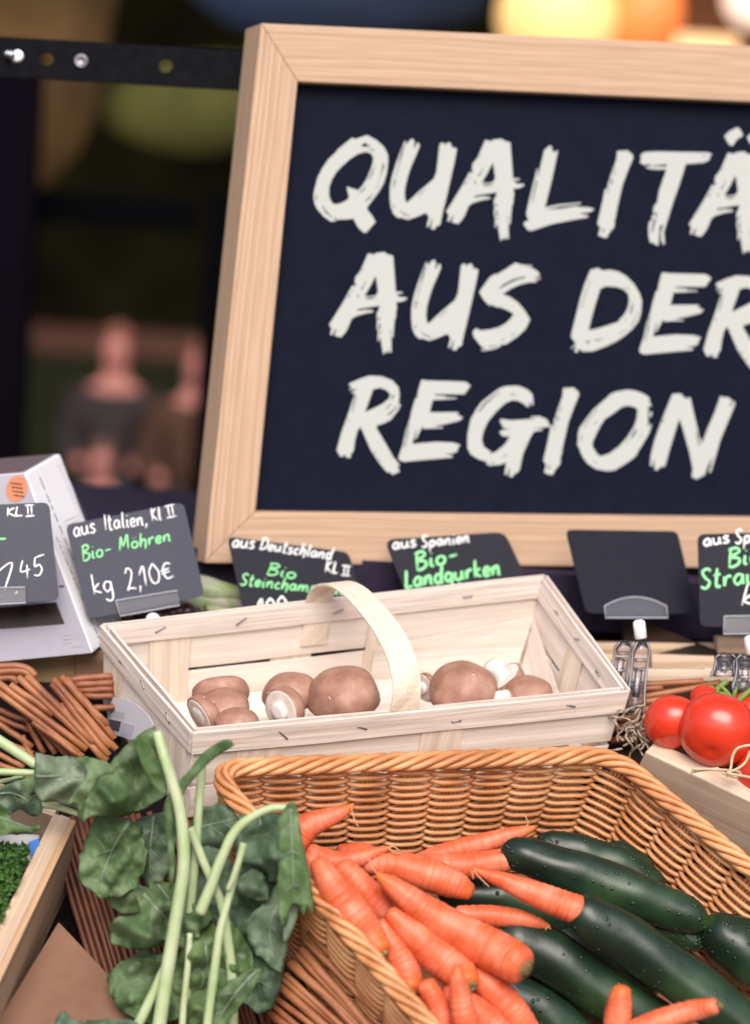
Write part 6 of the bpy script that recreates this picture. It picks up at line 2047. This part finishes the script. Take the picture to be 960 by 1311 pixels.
# stems
stem(kb, [(201, 938, .008), (210, 968), (220, 1000), (232, 1046), (235, 1110), (224, 1184), (211, 1265), (200, 1340)], 1.508, 8.0, 11)
stem(kb, [(259, 978), (254, 1040), (251, 1090), (245, 1155), (240, 1240), (236, 1330)], 1.545, 6.6, 7)
stem(kb, [(370, 1035), (350, 1035), (330, 1042), (303, 1062), (285, 1096), (270, 1135), (256, 1170)], 1.520, 5.5, 9.5)
stem(kb, [(311, 1088), (300, 1125), (289, 1164), (281, 1197), (273, 1255), (262, 1340)], 1.500, 4.5, 7.5)
stem(kb, [(243, 1060), (258, 1098), (272, 1130), (284, 1160), (292, 1206), (297, 1260), (298, 1340)], 1.535, 6.5, 8.5)
stem(kb, [(243, 1195), (240, 1240), (235, 1290), (232, 1340)], 1.525, 4.5, 6)
stem(kb, [(212, 1236), (196, 1272), (178, 1310), (160, 1345)], 1.512, 6, 9)
stem(kb, [(312, 1080), (308, 1095), (300, 1120), (292, 1140)], 1.494, 6, 4)

k2 = thing('kohlrabi_greens', P(20, 1010, 1.6), 'second kohlrabi bunch whose pale stems enter at the picture edge above the parsley', 'kohlrabi')
stem(k2, [(-40, 922), (-5, 946), (20, 962), (46, 980)], 1.615, 9, 7.5)
stem(k2, [(-50, 985), (-5, 988), (20, 989), (45, 990)], 1.605, 6.5, 5)
stem(k2, [(50, 1030), (75, 1034), (105, 1044)], 1.600, 6, 4)
stem(k2, [(-40, 1008), (0, 1001), (30, 994)], 1.62, 4, 3)
leaf(k2, [(-80, 250), (0, 245), (60, 228), (85, 260), (115, 285), (122, 320), (95, 332), (55, 310), (20, 330), (-80, 320)], *Z6, 1.600, M['leaf_blue'], [(-40, 270), (40, 265), (100, 300)], .012, .012, (0, 0), 31, 1.5)
leaf(k2, [(55, 230), (100, 210), (105, 250), (80, 275), (60, 262)], *Z6, 1.590, M['leaf'], None, .008, .008, (0, 0), 32, 1.2)
leaf(k2, [(-90, 290), (0, 295), (25, 325), (45, 350), (90, 362), (122, 358), (105, 378), (60, 385), (0, 385), (-90, 380)], *Z6, 1.570, M['leaf_lush'], [(-60, 330), (10, 340), (90, 368)], .016, .010, (0, 0), 33, 1.2)
k3 = thing('kohlrabi_greens', P(130, 1311, 1.46), 'loose kohlrabi leaf tip poking in at the bottom edge over the cardboard', 'kohlrabi')
leaf(k3, [(150, 990), (165, 925), (190, 902), (212, 928), (260, 935), (330, 928), (400, 938), (420, 1000), (300, 1040)], *Z6, 1.50, M['leaf_blue'], None, .012, .012, (0, 0), 34, 2.0)

# ------------------------------------------------------------------ parsley, tray and blue tag in the left crate
pz_ = thing('parsley', P(0, 1130, 1.6), 'curly parsley in the crate at the picture edge', 'parsley')
b = MB()
rnd = random.Random(5)
for k in range(2600):
    x, y = rnd.uniform(-60, 44), rnd.uniform(1074, 1215)
    if x > 40 - (y - 1085) * .42 + rnd.uniform(-3, 3) or y < 1078 + .10 * abs(x + 5) + rnd.uniform(0, 8):
        continue
    lump = .010 * noise.noise(V(x * .07, y * .07, 0))
    c = P(x, y, 1.585 + lump + rnd.uniform(-.004, .010) - (y - 1100) * .0006)
    a = V(rnd.gauss(0, 1), rnd.gauss(0, 1), rnd.gauss(0, 1)).normalized()
    u = a.orthogonal().normalized()
    v = a.cross(u)
    s = rnd.uniform(.0014, .0030)
    ring = [c + (u * math.cos(t_) + v * math.sin(t_)) * s * (1 + .35 * math.cos(3 * t_)) + a * s * .5 * math.sin(2 * t_) for t_ in [j * 6.283 / 9 for j in range(9)]]
    b.add([c] + ring, [(0, j + 1, (j + 1) % 9 + 1) for j in range(9)])
b.build('foliage', M['parsley'], pz_, smooth_=False)
b = MB()
for k in range(14):
    x = rnd.uniform(-50, 20)
    b.tube([P(x, 1130 + rnd.uniform(-10, 40), 1.592), P(x + rnd.uniform(-10, 10), 1215, 1.575)], .0011, 6)
b.build('stalk', M['tom_stem'], pz_)
b = MB()
b.slab([P(-60, 1062, 1.625), P(52, 1068, 1.632), P(42, 1105, 1.615), P(-60, 1112, 1.605)], .006)
o = b.build('foam_tray', M['tray_white'], smooth_=False, bevel=.002)
tag(o, 'grey foam tray edge behind the curly parsley', 'tray')
b = MB()
b.slab([P(36, 1079, 1.612), P(50, 1073, 1.612), P(50, 1090, 1.607), P(41, 1098, 1.606)], .001)
o = b.build('plastic_tag', M['bluetag'], smooth_=False)
tag(o, 'bright blue plastic tag against the pale crate wall', 'tag')
